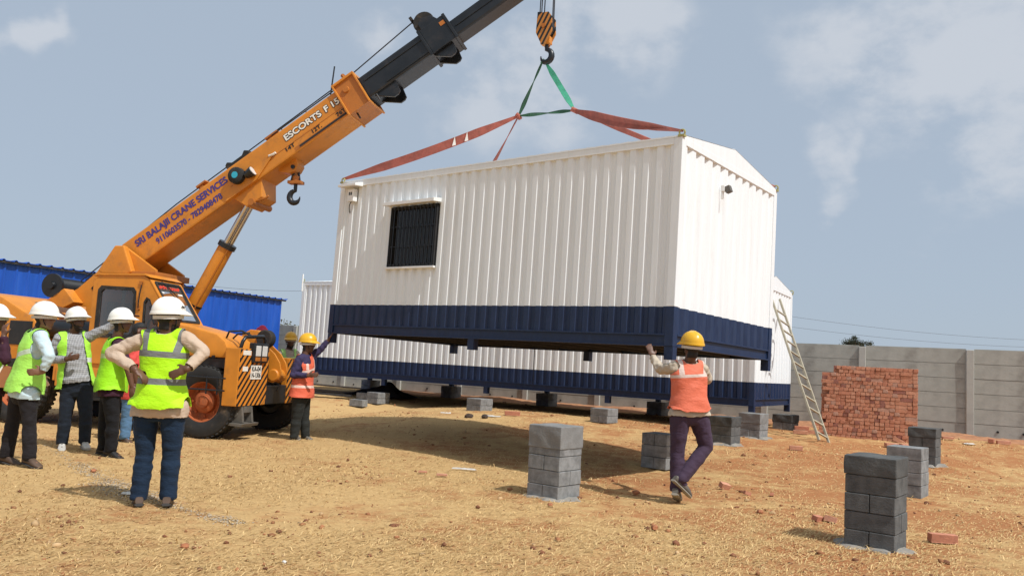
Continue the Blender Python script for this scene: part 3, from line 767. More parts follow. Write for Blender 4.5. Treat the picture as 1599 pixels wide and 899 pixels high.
def mk_stack():
    h = .070; W_ = 1.56; rows = 20; inner = MB(); r = random.Random(3); cnt = 0
    for k in range(rows):
        wl = W_ + (0.09 if k < 9 else 0) + (.05 if k < 4 else 0)
        if k >= 18: wl = W_-.16
        s = r.uniform(-.01, .0); z = PB.z+k*h
        while s < wl-.04:
            st = r.random() < .04 or (s < .25 and r.random() < .42)
            off = r.uniform(-.008, .008)
            if st:
                c = PB+PX*(s+.106)+PY*(.0425+off); c.z = z; put_brick(c, PX, cap_lab, 'lengthwise bricks in the stacked pile', (0, 0, r.uniform(-.02, .02))); s += .213
            else:
                c = PB+PX*(s+.0435)+PY*(.105+off); c.z = z+r.uniform(0, .002); put_brick(c, PY, tilt=(0, 0, r.uniform(-.03, .03))); s += .0875
            cnt += 1
        # layers behind the front one
        for j in range(3):
            s = 0.
            while s < wl-.06:
                R_ = Matrix((PX, PY, Vector((0, 0, 1)))).transposed()
                c = PB+PX*(s+.106+r.uniform(-.01, .01))+PY*(.26+j*.25); c.z = z+.034
                inner.box(c, (.208, .235, .066), r.randrange(5), R_); s += .214
    o = inner.build('stacked_bricks', BRM, None, bevel=.003)
    tag(o, 'inner and rear bricks of the tall red brick stack', 'brick stack', None, 'stuff')
    print('stack bricks', cnt)
mk_stack()
def loose_brick(px, py, yaw, label, tilt=(0, 0, 0), s=(1, 1, 1), lift=0.):
    p = G(px, py); p.z += lift; o = put_brick(p, Vector((math.cos(yaw), math.sin(yaw), 0)), label, 'loose bricks on the ground', tilt, BME[random.choice((0, 1, 2, 2))]); o.scale = s
for a in ((1472, 846, -.12, 'whole clean orange brick lying right of the dark foreground pier', (0, 0, 0), (1.08, 1.1, 1.1)),
          (1276, 812, .6, 'broken red brick piece left of the dark foreground pier, with a mate on its right', (.2, .1, 0), (.5, .8, .7)),
          (1296, 814, -.5, 'broken red brick piece touching the left side of the dark foreground pier', (-.2, .2, 0), (.55, .8, .8)),
          (1243, 702, -.2, 'dark red brick lying on open ground left of the ladder foot', (0, 0, 0), (1, 1, 1)),
          (1130, 762, .3, 'broken orange red half brick on the ground right of the walking man', (.3, .2, 0), (.55, 1, 1.)),
          (1352, 683, -.1, 'brick lying flat on the ground in front of the stack, near its middle', (0, 0, 0), (1, 1, .8)),
          (1402, 690, -.4, 'brick leaning at the right foot of the brick stack', (0, .5, 0), (1, 1, 1)),
          (1392, 697, .1, 'red brick flat on the ground left of the pier before the brick stack', (0, 0, 0), (1.1, 1.2, 1)),
          (1412, 698, .5, 'red brick half hidden behind the pier before the brick stack', (0, 0, 0), (1, 1, 1)),
          (1480, 674, -.3, 'red brick lying against the foot of the wall left of the bare post', (0, 0, 0), (1.2, 1.2, 1)),
          (1497, 675, -.2, 'pale brick lying against the foot of the wall left of the bare post', (0, 0, 0), (1, 1.2, 1)),
          (1480, 685, -.2, 'flat red brick on the ground right of the pier before the brick stack', (0, 0, 0), (1, 1.4, .7)),
          (1548, 691, .9, 'upright red brick in the pair near the right edge', (0, 0, 0), (.7, 1.2, 1.2)),
          (1567, 693, -.2, 'lengthwise pale red brick in the pair near the right edge', (0, 0, 0), (1.15, 1.2, 1)),
          (1594, 687, .2, 'red brick cut off by the right edge of the view', (0, 0, 0), (1.1, 1.3, 1)),
          (1252, 676, -.3, 'red brick in the low heap between the far cabin and ladder, on top', (0, 0, 0), (1.3, 1.3, 1), .07),
          (1250, 677, -.3, 'red brick in the low heap between the far cabin and ladder, underneath', (0, 0, 0), (1.3, 1.3, 1)),
          (1268, 677, -.3, 'red brick at the left foot of the stack, beside the ladder', (0, 0, 0), (1.3, 1.3, 1)),
          (1143, 646, -.2, 'red brick standing on the ground behind the two dark piers', (0, 0, 0), (1.4, 1.4, 2.4)),
          (1166, 772, .2, 'small dark red brick chip on open ground before the right piers', (0, .3, 0), (.35, .6, .6)),
          (1205, 774, 1.2, 'tiny red brick chip on open ground, left of the dark foreground pier\'s top', (0, .3, 0), (.3, .5, .5)),
          (690, 742, .1, 'flat reddish brick chip in the grass at the edge of the big shadow', (0, 0, 0), (.6, .8, .3)),
          (660, 737, .1, 'thin reddish brick chip in the grass left of its bigger mate', (0, 0, 0), (.5, .6, .25)),
          (800, 648, .0, 'red brick lying in the shadow edge of the long cabin', (0, 0, 0), (1.5, 1.5, 1.2))):
    loose_brick(*a)
def rock(px, py, s, label, mt='rock_red', sq=.7):
    p = G(px, py); r = random.Random(int(px*7+py)); bm = bmesh.new(); bmesh.ops.create_icosphere(bm, subdivisions=2, radius=s)
    sx, sy = r.uniform(.8, 1.3), r.uniform(.7, 1.1)
    for v in bm.verts: v.co = Vector((v.co.x*sx, v.co.y*sy, v.co.z*sq))*(1+r.uniform(-.17, .17))
    me = bpy.data.meshes.new('stone'); bm.to_mesh(me); bm.free(); o = link_mesh('stone', me, mt); o.location = p+Vector((0, 0, s*.3))
    tag(o, label, 'stone', 'stones on the ground')
for a in ((732, 651, .07, 'dark stone of the pair lying before the long cabin, left one', 'dark_stone'), (757, 652, .07, 'dark stone of the pair lying before the long cabin, right one', 'dark_stone'),
          (1183, 632, .10, 'pale lump of stone behind the right piers', 'plastic_white'), (1113, 641, .12, 'pale plastic wrapped lump beside the walking man\'s hip', 'plastic_white'),
          (288, 854, .03, 'small reddish stone in the front left grass', 'rock_red'), (1187, 800, .035, 'reddish stone on open ground in the right front', 'rock_red'),
          (1022, 825, .035, 'dark reddish clod below the walking man', 'rock_red'), (859, 789, .03, 'dark clod in front of the plastered pier', 'rock_red'), (444, 878, .016, 'pale stone near the lower edge, left of centre', 'plastic_white'), (1270, 645, .09, 'red earth lump beside the back right pier', 'rock_red'),
          (146, 736, .03, 'reddish stone beside the lime line', 'rock_red'), (993, 770, .04, 'dark clod in the shadow beside the walking man', 'rock_red')):
    rock(*a)
def litter(px, py, w, d, label, yaw=0, mt='plastic_white'):
    p = G(px, py); r = random.Random(int(px)); n = 9
    vs = []; fs = []
    for i in range(n):
        for j in range(5): vs.append(((i/(n-1)-.5)*w+r.uniform(-.01, .01), (j/4-.5)*d*(.6+.6*math.sin(math.pi*i/(n-1)))+r.uniform(-.008, .008), .004+r.uniform(0, .022)*math.sin(math.pi*j/4)))
    for i in range(n-1):
        for j in range(4): fs.append((i*5+j, i*5+j+1, (i+1)*5+j+1, (i+1)*5+j))
    me = bpy.data.meshes.new('plastic_sheet'); me.from_pydata(vs, [], fs); o = link_mesh('plastic_sheet', me, mt); o.location = p; o.rotation_euler = (0, 0, yaw)
    m = o.modifiers.new('thick', 'SOLIDIFY'); m.thickness = .004; tag(o, label, 'plastic sheet', 'scraps of white plastic')
litter(770, 650, .30, .16, 'crumpled white plastic scrap beside the two dark stones', -.2)
litter(725, 733, .30, .035, 'long white plastic strip in the grass at the front edge of the shadow', -.15)
litter(696, 645, .2, .1, 'small white plastic scrap left of the two dark stones')
litter(1512, 693, .2, .15, 'small white plastic scrap near the bare wall post')
litter(203, 771, .12, .10, 'scrap of pale plastic lying on the lime line at the front man\'s feet', .3)
def mk_tarp():
    p = G(598, 618); r = random.Random(2); n = 22; m = 14; vs = []; fs = []
    for i in range(n):
        for j in range(m):
            x = (i/(n-1)-.5)*1.9; y = (j/(m-1)-.5)*1.0; e = (1-abs(2*x/1.9)**3)*(1-abs(2*y/1.0)**2)
            vs.append((x, y, max(0, .34*e*(.7+.3*math.sin(x*5+1)+.15*math.sin(y*9+x*7)))+r.uniform(0, .02)))
    for i in range(n-1):
        for j in range(m-1): fs.append((i*m+j, i*m+j+1, (i+1)*m+j+1, (i+1)*m+j))
    me = bpy.data.meshes.new('tarpaulin'); me.from_pydata(vs, [], fs); me.polygons.foreach_set('use_smooth', [True]*len(fs)); o = link_mesh('tarpaulin', me, 'tarp_black'); o.location = p; o.rotation_euler = (0, 0, -.5)
    tag(o, 'black tarpaulin heap in the shade under the left end of the long cabin', 'tarpaulin')
    for k, (px, py, L, ya, lab) in enumerate(((520, 612, 1.6, -.35, 'front weathered plank lying beside the man at the cabin corner'), (530, 606, 2.2, -.3, 'rear weathered plank lying by the black tarpaulin'), (512, 620, 1.2, -.1, 'short dark plank lying nearest the man at the cabin corner'))):
        p = G(px, py); o = part('plank', 'plank' if k < 2 else 'tarp_black', None, lambda b: b.bx(-L/2, L/2, -.09, .09, 0, .045), bevel=.004); o.location = p+Vector((0, 0, .03*k)); o.rotation_euler = (0, 0.02, ya); tag(o, lab, 'plank', 'planks on the ground')
mk_tarp()

# ------------------------------------------------------------------ ladder
def mk_ladder():
    f0 = G(1287, 690); face = M2 @ Vector((0, -1.35, 0)); 
    ex = Vector((.85, -.525, 0)); top = Vector((5.50, 16.86, 2.98))+ex*.03
    side = Vector((.68, .73, 0)).normalized(); d = top-f0; L = d.length; d.normalize(); side = (side-d*side.dot(d)).normalized(); nrm = side.cross(d).normalized()
    R_ = Matrix((side, nrm, d)).transposed(); root = empty('ladder', M=Matrix.Translation(f0) @ R_.to_4x4())
    tag(root, 'pale wooden ladder leaning on the end wall of the far cabin', 'ladder')
    for x in (-.185, .185):
        part('rail', 'ladder_bamboo', root, lambda b: b.bx(x-.017, x+.017, -.022, .022, -.03, L+.05+(.08 if x > 0 else -.03)), bevel=.006)
    for k in range(12): part('rung', 'ladder_bamboo', root, lambda b: b.bx(-.17, .17, -.015, .015, .14+k*.262, .172+k*.262), bevel=.006)
mk_ladder()
# ------------------------------------------------------------------ mobile crane (local: X forward, Y away from the camera, Z up)
def mk_crane():
    CO = Vector((-4.3, 13.3, 0)); ca = Vector((.976, -.217, 0)).normalized()
    root = empty('mobile_crane', CO, (0, 0, math.atan2(ca.y, ca.x)))
    tag(root, 'orange mobile crane with black telescopic boom raised over the hanging cabin', 'crane')
    OR = 'orange_paint'
    # chassis
    def ch(b):
        b.bx(-4.5, .34, -.42, .42, .52, .92); b.bx(-.12, .12, -.85, .85, .46, .62); b.bx(-3.42, -3.18, -.85, .85, .46, .62); b.bx(-2.6, -.75, -.95, .95, .45, .88)
        b.bx(.34, .60, -.30, .36, .50, .80)
    part('chassis', 'black_paint', root, ch, bevel=.015)
    # wheels
    def wheel(x, y, sg):
        wr = empty('wheel', (x, y, .53)); wr.parent = root
        def ty(b):
            prof = [(.30, -.13), (.36, -.155), (.46, -.165), (.515, -.150), (.54, -.115), (.54, -.04), (.525, -.035), (.525, -.015), (.54, -.01), (.54, .01), (.525, .015), (.525, .035), (.54, .04), (.54, .115), (.515, .150), (.46, .165), (.36, .155), (.30, .13)]
            b.lathe(prof, 56)
            for k in range(44):
                a = 2*math.pi*k/44; R_ = Matrix.Rotation(-a, 3, 'Y')
                for s_ in (-1, 1): b.box(R_ @ Vector((.540, s_*.10, 0)), (.02, .085, .038), 0, R_ @ Matrix.Rotation(s_*.25, 3, 'X'))
        part('tyre', 'tyre_rubber', wr, ty, smooth=35)
        def rim(b):
            f = -sg
            b.lathe([(.31, .12*f), (.315, .13*f), (.29, .125*f), (.275, .03*f), (.25, .0), (.17, -.005*f), (.165, .06*f), (.13, .085*f), (.10, .09*f), (.09, .13*f), (.0, .135*f)], 36)
            b.lathe([(.28, -.1), (.31, -.12)], 36)
            for k in range(8):
                a = 2*math.pi*k/8; b.lathe([(0, .03*f), (.018, .03*f), (.018, -.01*f)], 8, (.215*math.cos(a), 0, .215*math.sin(a)))
        part('rim', 'wheel_orange' if sg > 0 else 'dark_steel', wr, rim, smooth=35)  # far rims coloured dark to stand for the shadow on them; near rims orange
        return wr
    mat('wheel_orange', (.40, .10, .028), .65, .2, 5, 0, dirt=(.13, .07, .04), damt=.8, dscale=4)
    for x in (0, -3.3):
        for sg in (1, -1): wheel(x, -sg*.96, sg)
    # wheel arch, fender and hood
    def hood(b):
        top = [(-.62, 1.70), (-.08, 1.60), (.16, 1.55), (.30, 1.45), (.36, 1.33), (.36, 1.20), (-.62, 1.20)]
        b.prism(top, -1.10, -.32)
    part('hood', OR, root, hood, bevel=.045, smooth=50)
    def arch(b):
        b.prism([(.36, 1.195), (.36, 1.10), (.30, 1.04), (-.45, 1.08), (-.60, .98), (-.70, .6), (-.78, .6), (-.78, 1.195)], -1.06, -.34); b.prism([(.36, 1.08), (.30, 1.00), (-.45, 1.04), (-.60, .9), (-.6, 1.12), (.36, 1.14)], -.34, 1.0)
    part('wheel_arch', 'black_paint', root, arch, bevel=.01)
    part('hood_latch', 'black_paint', root, lambda b: (b.bx(-.02, .03, -1.125, -1.09, 1.21, 1.25), b.bx(.12, .16, -1.125, -1.09, 1.2, 1.23)))
    # guard bars beside the front wheel
    def gb(b):
        for z in (.72, .90): b.tube([(-.30, -1.19, z), (.42, -1.19, z)], .014, 6)
        for x in (.12, .30): b.tube([(x, -1.19, .66), (x, -1.19, .92)], .012, 6)
        for x in (-.29,): b.tube([(x, -1.19, .72), (x, -1.19, .90)], .014, 6)
    part('side_guard', 'black_paint', root, gb)
    # front bumper boxes with hazard stripes
    def bumper(y0, y1, zl, zh):
        o = part('bumper_box', OR, root, lambda b: b.bx(.36, .60, y0, y1, zl, zh), bevel=.012)
        part('hazard_panel', 'hazard_stripes', o, lambda b: b.prism([(y0+.01, zl+.005), (y1-.14, zl+.005), (y1-.02, zl+.10), (y1-.01, zh-.01), (y0+.01, zh-.01)], .602, .612, axis='x'))
        return o
    bumper(-1.15, -.30, .50, 1.36)
    bumper(.34, 1.10, .50, 1.24)
    def ctr(b):
        b.bx(.36, .50, -.29, .33, .80, 1.16); b.bx(.36, .56, -.28, -.20, .62, 1.2); b.bx(.50, .54, -.2, .33, .84, .87); b.tube([(.5, .05, .55), (.56, .05, .72), (.55, .12, .8)], .05, 10)
    part('front_cross_beam', 'black_paint', root, ctr, bevel=.008)
    # tow winch snout with rounded side plates
    def tow(b):
        pl = [(.30, 1.15), (.30, 1.42), (.42, 1.46), (.62, 1.30), (.72, 1.16), (.76, 1.02), (.72, .90), (.62, .84), (.52, .86), (.46, 1.0)]
        b.prism(pl, -.16, -.13); b.prism(pl, .04, .07)
        b.lathe([(0, -.19), (.085, -.19), (.10, -.17), (.10, .10), (.0, .10)], 20, (.63, 0, .96))
    part('tow_snout', OR, root, tow, bevel=.008)
    def arm(b): b.prism([(-.30, 1.14), (-.12, 1.36), (.06, 1.60), (.18, 1.67), (.32, 1.66), (.40, 1.58), (.40, 1.46), (.28, 1.40), (.20, 1.30), (.20, 1.14)], -.20, -.02)
    part('hook_rest_arm', OR, root, arm, bevel=.012)
    part('roller', 'black_rubber', root, lambda b: b.lathe([(0, -.26), (.13, -.26), (.145, -.24), (.145, -.14), (.12, -.12), (0, -.12)], 24, (.45, .03, 1.53)), smooth=40)
    # guard loop and lamp cluster on the near box
    part('lamp_guard', 'black_paint', root, lambda b: b.tube([(.52, -1.02, 1.34), (.55, -1.02, 1.46), (.56, -.96, 1.53), (.56, -.45, 1.56), (.56, -.38, 1.50), (.55, -.36, 1.34)], .028, 10), smooth=50)
    part('hose', 'black_rubber', root, lambda b: (b.tube([(.2, -.9, 1.5), (.3, -1.0, 1.6), (.45, -.9, 1.62), (.55, -.8, 1.56)], .016, 8), b.tube([(.2, -.75, 1.48), (.32, -.8, 1.57), (.5, -.75, 1.6)], .014, 8)), smooth=50)
    hs = part('lamp_housing', 'black_paint', root, lambda b: b.bx(.56, .65, -.84, -.40, 1.15, 1.45), bevel=.015)
    for y in (-.72, -.53):
        hl = part('headlight', 'headlight_glass', hs, lambda b: b.bx(.645, .662, y-.07, y+.07, 1.25, 1.41), bevel=.012)
        part('indicator', 'dark_orange', hs, lambda b: b.bx(.645, .658, y-.07, y+.07, 1.175, 1.235), bevel=.006)
    pt = part('number_plate', 'lettering_white', root, lambda b: b.bx(.612, .622, -.83, -.53, .90, 1.11))
    MX = lambda x, y, z: Matrix(((0, 0, 1, x), (1, 0, 0, y), (0, 1, 0, z), (0, 0, 0, 1)))
    text_part('plate_lettering', 'KA-04', .105, 'lettering_black', pt, MX(.6235, -.81, 1.02), .25, .002, .001)
    text_part('plate_lettering', 'N-1306', .105, 'lettering_black', pt, MX(.6235, -.81, .925), .26, .002, .001)
    part('warning_sticker', 'lettering_white', root, lambda b: b.bx(.612, .617, -1.06, -.92, 1.02, 1.09)); part('warning_sticker', 'lettering_white', root, lambda b: b.bx(.612, .617, -1.08, -.86, 1.26, 1.33))
    # jack foot bracket below the bumper
    def jack(b):
        b.prism([(.26, .25), (.64, .25), (.60, .50), (.36, .50)], -.98, -.93); b.prism([(.26, .25), (.64, .25), (.60, .50), (.36, .50)], -.72, -.67)
        b.bx(.30, .62, -.93, -.72, .40, .495); b.prism([(.22, .22), (.66, .20), (.68, .245), (.24, .26)], -1.06, -.58); b.lathe([(0, -1.0), (.05, -1.0), (.05, -.65), (0, -.65)], 12, (.50, 0, .38))
    part('jack_bracket', 'grey_steel', root, jack, bevel=.006)
    # ------------- cab
    y0, y1 = -1.13, -.36
    prof = [(-2.04, 1.00), (-2.04, 2.25), (-1.96, 2.37), (-1.16, 2.39), (-1.05, 2.33), (-.56, 1.66), (-.56, 1.00)]
    w1 = [(-1.93, 1.42), (-1.93, 2.14), (-1.88, 2.20), (-1.32, 2.19), (-1.27, 2.13), (-1.24, 1.47), (-1.29, 1.42)]
    w2 = [(-1.10, 1.52), (-1.11, 1.98), (-1.07, 2.05), (-1.01, 2.02), (-.82, 1.58), (-.84, 1.52)]
    def plate(b, outer, holes, y, th, f):
        polys = [[Vector((p[0], p[1], 0)) for p in q] for q in [outer]+holes]; tris = geometry.tessellate_polygon(polys); flat = [p for q in polys for p in q]
        n = len(flat); vs = [f(p.x, p.y, y) for p in flat]+[f(p.x, p.y, y+th) for p in flat]
        fs = [tuple(t) for t in tris]+[tuple(n+i for i in reversed(t)) for t in tris]; o = 0
        for q in polys:
            m = len(q); fs += [(o+i, o+(i+1) % m, n+o+(i+1) % m, n+o+i) for i in range(m)]; o += m
        b.add(vs, fs)
    xz = lambda a, z, y: (a, y, z)
    def cabshell(b):
        plate(b, prof, [w1, w2], y0, .035, xz); plate(b, prof, [w1], y1-.03, .03, xz)
        for (a, z), (c, z2) in zip(prof[1:4], prof[2:5]):
            pass
        b.prism([(-2.04, 2.25), (-1.96, 2.37), (-1.16, 2.39), (-1.05, 2.33), (-1.07, 2.30), (-1.16, 2.35), (-1.95, 2.33), (-2.01, 2.24)], y0+.035, y1-.03)
        b.bx(-2.04, -2.01, y0+.035, y1-.03, 1.0, 2.24); b.bx(-2.01, -.56, y0+.035, y1-.03, 1.0, 1.06)
    cab = part('cab', OR, root, cabshell, bevel=.006)
    part('roof_lip', OR, cab, lambda b: b.prism([(-2.06, 2.36), (-1.97, 2.40), (-1.14, 2.42), (-1.02, 2.36), (-1.14, 2.39), (-1.96, 2.372)], y0-.02, y1+.01))
    # windscreen: sloping frame from the brow to the hood, local (u across, v up the slope)
    p_b, p_t = Vector((-.56, 0, 1.66)), Vector((-1.05, 0, 2.33)); vs_ = (p_t-p_b); Ls = vs_.length; vs_.normalize(); nn = Vector((vs_.z, 0, -vs_.x))
    ff = lambda u, v, d: tuple(p_b+vs_*v+nn*d+Vector((0, u, 0)))
    wo = [(y0, 0), (y1, 0), (y1, Ls), (y0, Ls)]
    wi = [(y0+.09, .05), (y0+.06, .09), (y0+.06, Ls-.07), (y0+.09, Ls-.035), (y1-.10, Ls-.035), (y1-.06, Ls-.07), (y1-.06, .09), (y1-.09, .05)]
    part('windscreen_frame', OR, cab, lambda b: plate(b, wo, [wi], -.02, .03, ff))
    sc = lambda q, cx, cy, k: [((x-cx)*k+cx, (y-cy)*k+cy) for x, y in q]
    wsc = sc(wi, (y0+y1)/2, Ls/2, .90)
    ws = part('windscreen', 'black_rubber', cab, lambda b: plate(b, sc(wi, (y0+y1)/2, Ls/2, 1.01), [wsc], -.006, .03, ff))
    def gl(b):
        vs = [ff(u, v, .004) for u, v in sc(wsc, (y0+y1)/2, Ls/2, 1.02)]; b.add(vs, [tuple(range(len(vs)))])
    part('windscreen_glass', 'cab_glass', ws, gl)
    part('visor_band', 'cab_interior', ws, lambda b: b.add([ff(y0+.10, Ls-.20, .006), ff(y1-.10, Ls-.20, .006), ff(y1-.10, Ls-.065, .006), ff(y0+.10, Ls-.065, .006)], [(0, 1, 2, 3)]))
    col = [Vector((0, 1, 0)), vs_, Vector((0, 1, 0)).cross(vs_)]
    WM = Matrix(((col[0].x, col[1].x, col[2].x, 0), (col[0].y, col[1].y, col[2].y, 0), (col[0].z, col[1].z, col[2].z, 0), (0, 0, 0, 1)))
    WM.translation = Vector(ff(y0+.12, Ls-.16, .010))
    text_part('windscreen_lettering', '\u0cb6\u0ccd\u0cb0\u0cc0  \u0cac\u0cbe\u0cb2\u0cbe\u0c9c\u0cbf', .09, 'lettering_red', ws, WM, .52, .002, .001)
    part('windscreen_sticker', 'lettering_white', ws, lambda b: (b.add([ff(y0+.13, Ls-.245, .010), ff(y0+.18, Ls-.245, .010), ff(y0+.18, Ls-.22, .010), ff(y0+.13, Ls-.22, .010)], [(0, 1, 2, 3)]), b.add([ff(y1-.24, Ls-.25, .010), ff(y1-.13, Ls-.25, .010), ff(y1-.13, Ls-.22, .010), ff(y1-.24, Ls-.22, .010)], [(0, 1, 2, 3)])))
    part('wiper', 'black_paint', ws, lambda b: b.tube([ff(y0+.25, Ls-.02, .02), ff(y0+.33, Ls-.10, .025), ff(y1-.3, Ls-.3, .02)], .007, 6))
    for wd, nm in ((w1, 'side_window'), (w2, 'quarter_window')):
        cx = sum(p[0] for p in wd)/len(wd); cy = sum(p[1] for p in wd)/len(wd)
        q = part(nm, 'black_rubber', cab, lambda b: plate(b, sc(wd, cx, cy, 1.03), [sc(wd, cx, cy, .88)], y0-.008, .03, xz))
        def g2(b):
            vs = [xz(a, z, y0+.012) for a, z in sc(wd, cx, cy, .9)]; b.add(vs, [tuple(range(len(vs)))])
        part('glass', 'cab_glass', q, g2)
        if nm == 'side_window': part('sliding_bar', 'black_rubber', q, lambda b: b.bx(-1.52, -1.47, y0+.014, y0+.03, 1.44, 2.17))
    part('door_handle', 'black_paint', cab, lambda b: b.tube([(-1.17, y0-.01, 2.28), (-1.18, y0-.03, 2.1), (-1.19, y0-.03, 1.95), (-1.19, y0-.01, 1.85)], .009, 6))
    part('door_hinge', 'dark_orange', cab, lambda b: (b.bx(-1.215, -1.165, y0-.022, y0, 1.86, 1.92), b.bx(-1.215, -1.165, y0-.022, y0, 2.24, 2.30)))
    def seat(b): b.bx(-1.9, -1.45, -.95, -.5, 1.06, 1.42); b.bx(-1.92, -1.78, -.95, -.5, 1.42, 1.98); b.bx(-1.0, -.65, -1.05, -.45, 1.06, 1.62)
    part('driver_seat', 'seat_vinyl', cab, seat, bevel=.04)
    part('steering_wheel', 'black_rubber', cab, lambda b: b.tube([(-1.15+.07*math.cos(t)*.6, -.75+.19*math.sin(t), 1.66+.12*math.cos(t)) for t in np.linspace(0, 6.283, 20)], .014, 6))
    part('mirror', 'black_paint', cab, lambda b: b.box((-.88, y0-.06, 1.78), (.03, .10, .30), 0, Matrix.Rotation(-.35, 3, 'Y')), bevel=.01)
    # body skirt below cab and the deck behind
    part('body_side', OR, root, lambda b: (b.bx(-2.9, -.80, -1.10, -.60, .92, 1.02), b.bx(-2.62, -2.06, -1.12, -.55, .70, 1.0), b.bx(-2.05, -.8, -1.11, -.6, .66, .93)), bevel=.012)
    part('step', 'black_paint', root, lambda b: (b.bx(-1.9, -1.3, -1.15, -.95, .44, .48), b.bx(-1.9, -1.87, -1.13, -1.1, .48, .7), b.bx(-1.33, -1.30, -1.13, -1.1, .48, .7)))
    part('tail_lamp_board', OR, root, lambda b: b.bx(-2.55, -2.30, -1.14, -1.06, .62, .92), bevel=.01)
    # engine cover at the rear
    def eng(b): b.prism([(-4.7, .95), (-4.7, 1.95), (-4.4, 2.06), (-3.75, 1.98), (-3.12, 1.68), (-3.02, 1.58), (-3.02, .95)], -1.12, .95)
    part('engine_cover', OR, root, eng, bevel=.05, smooth=50)
    part('engine_grille', 'black_paint', root, lambda b: b.bx(-3.50, -3.08, -1.132, -1.118, 1.22, 1.60), bevel=.02)
    part('exhaust_silencer', 'black_paint', root, lambda b: b.tube([(-3.0, -.75, 1.50), (-2.2, -.75, 1.50)], .16, 16), smooth=40)
    part('rear_fender', 'black_paint', root, lambda b: b.bx(-3.9, -2.66, -1.1, -.78, 1.06, 1.1))
    # ------------- turret and winch
    tur = [(-3.38, 1.95), (-3.30, 2.02), (-2.95, 2.20), (-2.62, 2.48), (-2.30, 2.90), (-2.15, 2.95), (-1.50, 2.56), (-1.50, 1.2), (-2.75, 1.2), (-2.75, 1.90)]
    def turret(b): b.prism(tur, -.40, -.34); b.prism(tur, .34, .40); b.bx(-2.7, -1.55, -.34, .34, 1.2, 1.9)
    part('turret', OR, root, turret, bevel=.012)
    part('heel_box', OR, root, lambda b: b.prism([(-2.50, 2.50), (-2.22, 2.93), (-2.06, 2.93), (-1.86, 2.50), (-1.95, 2.46), (-2.42, 2.46)], -.52, -.40), bevel=.02)
    part('heel_plate', 'dark_orange', root, lambda b: b.bx(-1.95, -1.42, -.50, .42, 2.42, 2.52), bevel=.01)
    part('slew_ring', 'dark_steel', root, lambda b: b.lathe([(0, 1.0), (.6, 1.0), (.6, 1.2), (0, 1.2)], 32, (-2.2, 0, 0), 'z'))
    part('winch_bracket', OR, root, lambda b: b.prism([(-3.40, 1.93), (-3.02, 2.18), (-2.80, 1.96), (-3.0, 1.86)], -.62, -.40), bevel=.01)
    part('peep_hole', 'underside', root, lambda b: b.box((-2.62, -.404, 2.22), (.09, .006, .09), 0, Matrix.Rotation(.78, 3, 'Y')))
    def drum(b):
        b.lathe([(0, -.62), (.20, -.62), (.20, -.58), (.10, -.58), (.10, .30), (.2, .30), (.2, .34), (0, .34)], 28, (-3.26, 0, 2.22))
        for k in range(26): b.lathe([(.13, -.57+k*.033), (.145, -.557+k*.033), (.13, -.544+k*.033)], 24, (-3.26, 0, 2.22))
        b.lathe([(0, -.66), (.06, -.66), (.07, -.62)], 14, (-3.26, 0, 2.22))
    part('winch_drum', 'black_paint', root, drum, smooth=40)
    # ------------- boom. boom coordinates: l along, h up, y across
    ang = math.atan2(.578, .816); BP = Vector((-1.92, 0, 2.57)); bl = Vector((math.cos(ang), 0, math.sin(ang))); bh = Vector((-math.sin(ang), 0, math.cos(ang)))
    BM = Matrix(((bl.x, 0, bh.x, BP.x), (0, 1, 0, 0), (bl.z, 0, bh.z, BP.z), (0, 0, 0, 1)))
    def bpart(name, mt, fn, parent=root, **k):
        b = MB(); fn(b); return b.build(name, mt, parent, M=BM, **k)
    def base(b): b.prism([(-.62, .10), (-.30, .06), (4.78, .06), (4.78, .545), (-.05, .545), (-.5, .40)], -.28, .28)
    boom = bpart('boom_section', OR, base, bevel=.03)
    boom['label'] = 'orange base section with blue lettering'
    bpart('bottom_rib', 'dark_orange', lambda b: (b.bx(3.35, 4.7, -.283, .283, .085, .145), ), boom)
    bpart('slot', 'underside', lambda b: b.bx(3.45, 4.72, -.288, .288, .098, .130), boom)
    bpart('weld_seam', 'dark_orange', lambda b: (b.bx(2.1, 4.72, -.284, -.279, .235, .245)), boom)
    bpart('cheek_plate', OR, lambda b: b.prism([(1.9, .07), (2.55, .07), (2.95, .24), (3.0, .26), (2.2, .26)], -.30, .30), boom)
    def collar(b):
        for y0_, y1_ in ((-.335, -.29), (.29, .335)): b.bx(4.40, 4.43, y0_, y1_, .03, .63); b.bx(4.80, 4.83, y0_, y1_, .03, .63)
        for l0, l1 in ((4.40, 4.43), (4.80, 4.83)): b.bx(l0, l1, -.29, .29, .55, .63); b.bx(l0, l1, -.29, .29, .03, .055)
        b.bx(4.43, 4.80, -.335, .335, .59, .63)
    cl = bpart('boom_collar', OR, collar, boom, bevel=.006)
    bpart('boom_collar_web', 'dark_orange', lambda b: b.bx(4.43, 4.80, -.30, .30, .045, .59), boom)
    bpart('wear_pad_bolt', 'dark_orange', lambda b: b.lathe([(0, -.33), (.05, -.33), (.06, -.30)], 14, (4.58, 0, .44)), boom)
    bpart('knob', 'black_paint', lambda b: (b.tube([(4.52, -.2, .06), (4.52, -.2, -.06)], .015, 6), b.tube([(4.95, -.2, .12), (4.95, -.2, .0)], .015, 6)), boom)
    mid = bpart('boom_section', 'black_paint', lambda b: b.prism([(4.5, .12), (4.5, .525), (6.55, .525), (6.55, .12)], -.225, .225), bevel=.035)
    bpart('boom_rib', 'black_paint', lambda b: (b.bx(4.9, 6.1, -.238, -.225, .41, .45), b.bx(5.2, 6.4, -.238, -.225, .17, .20)), mid, bevel=.006)
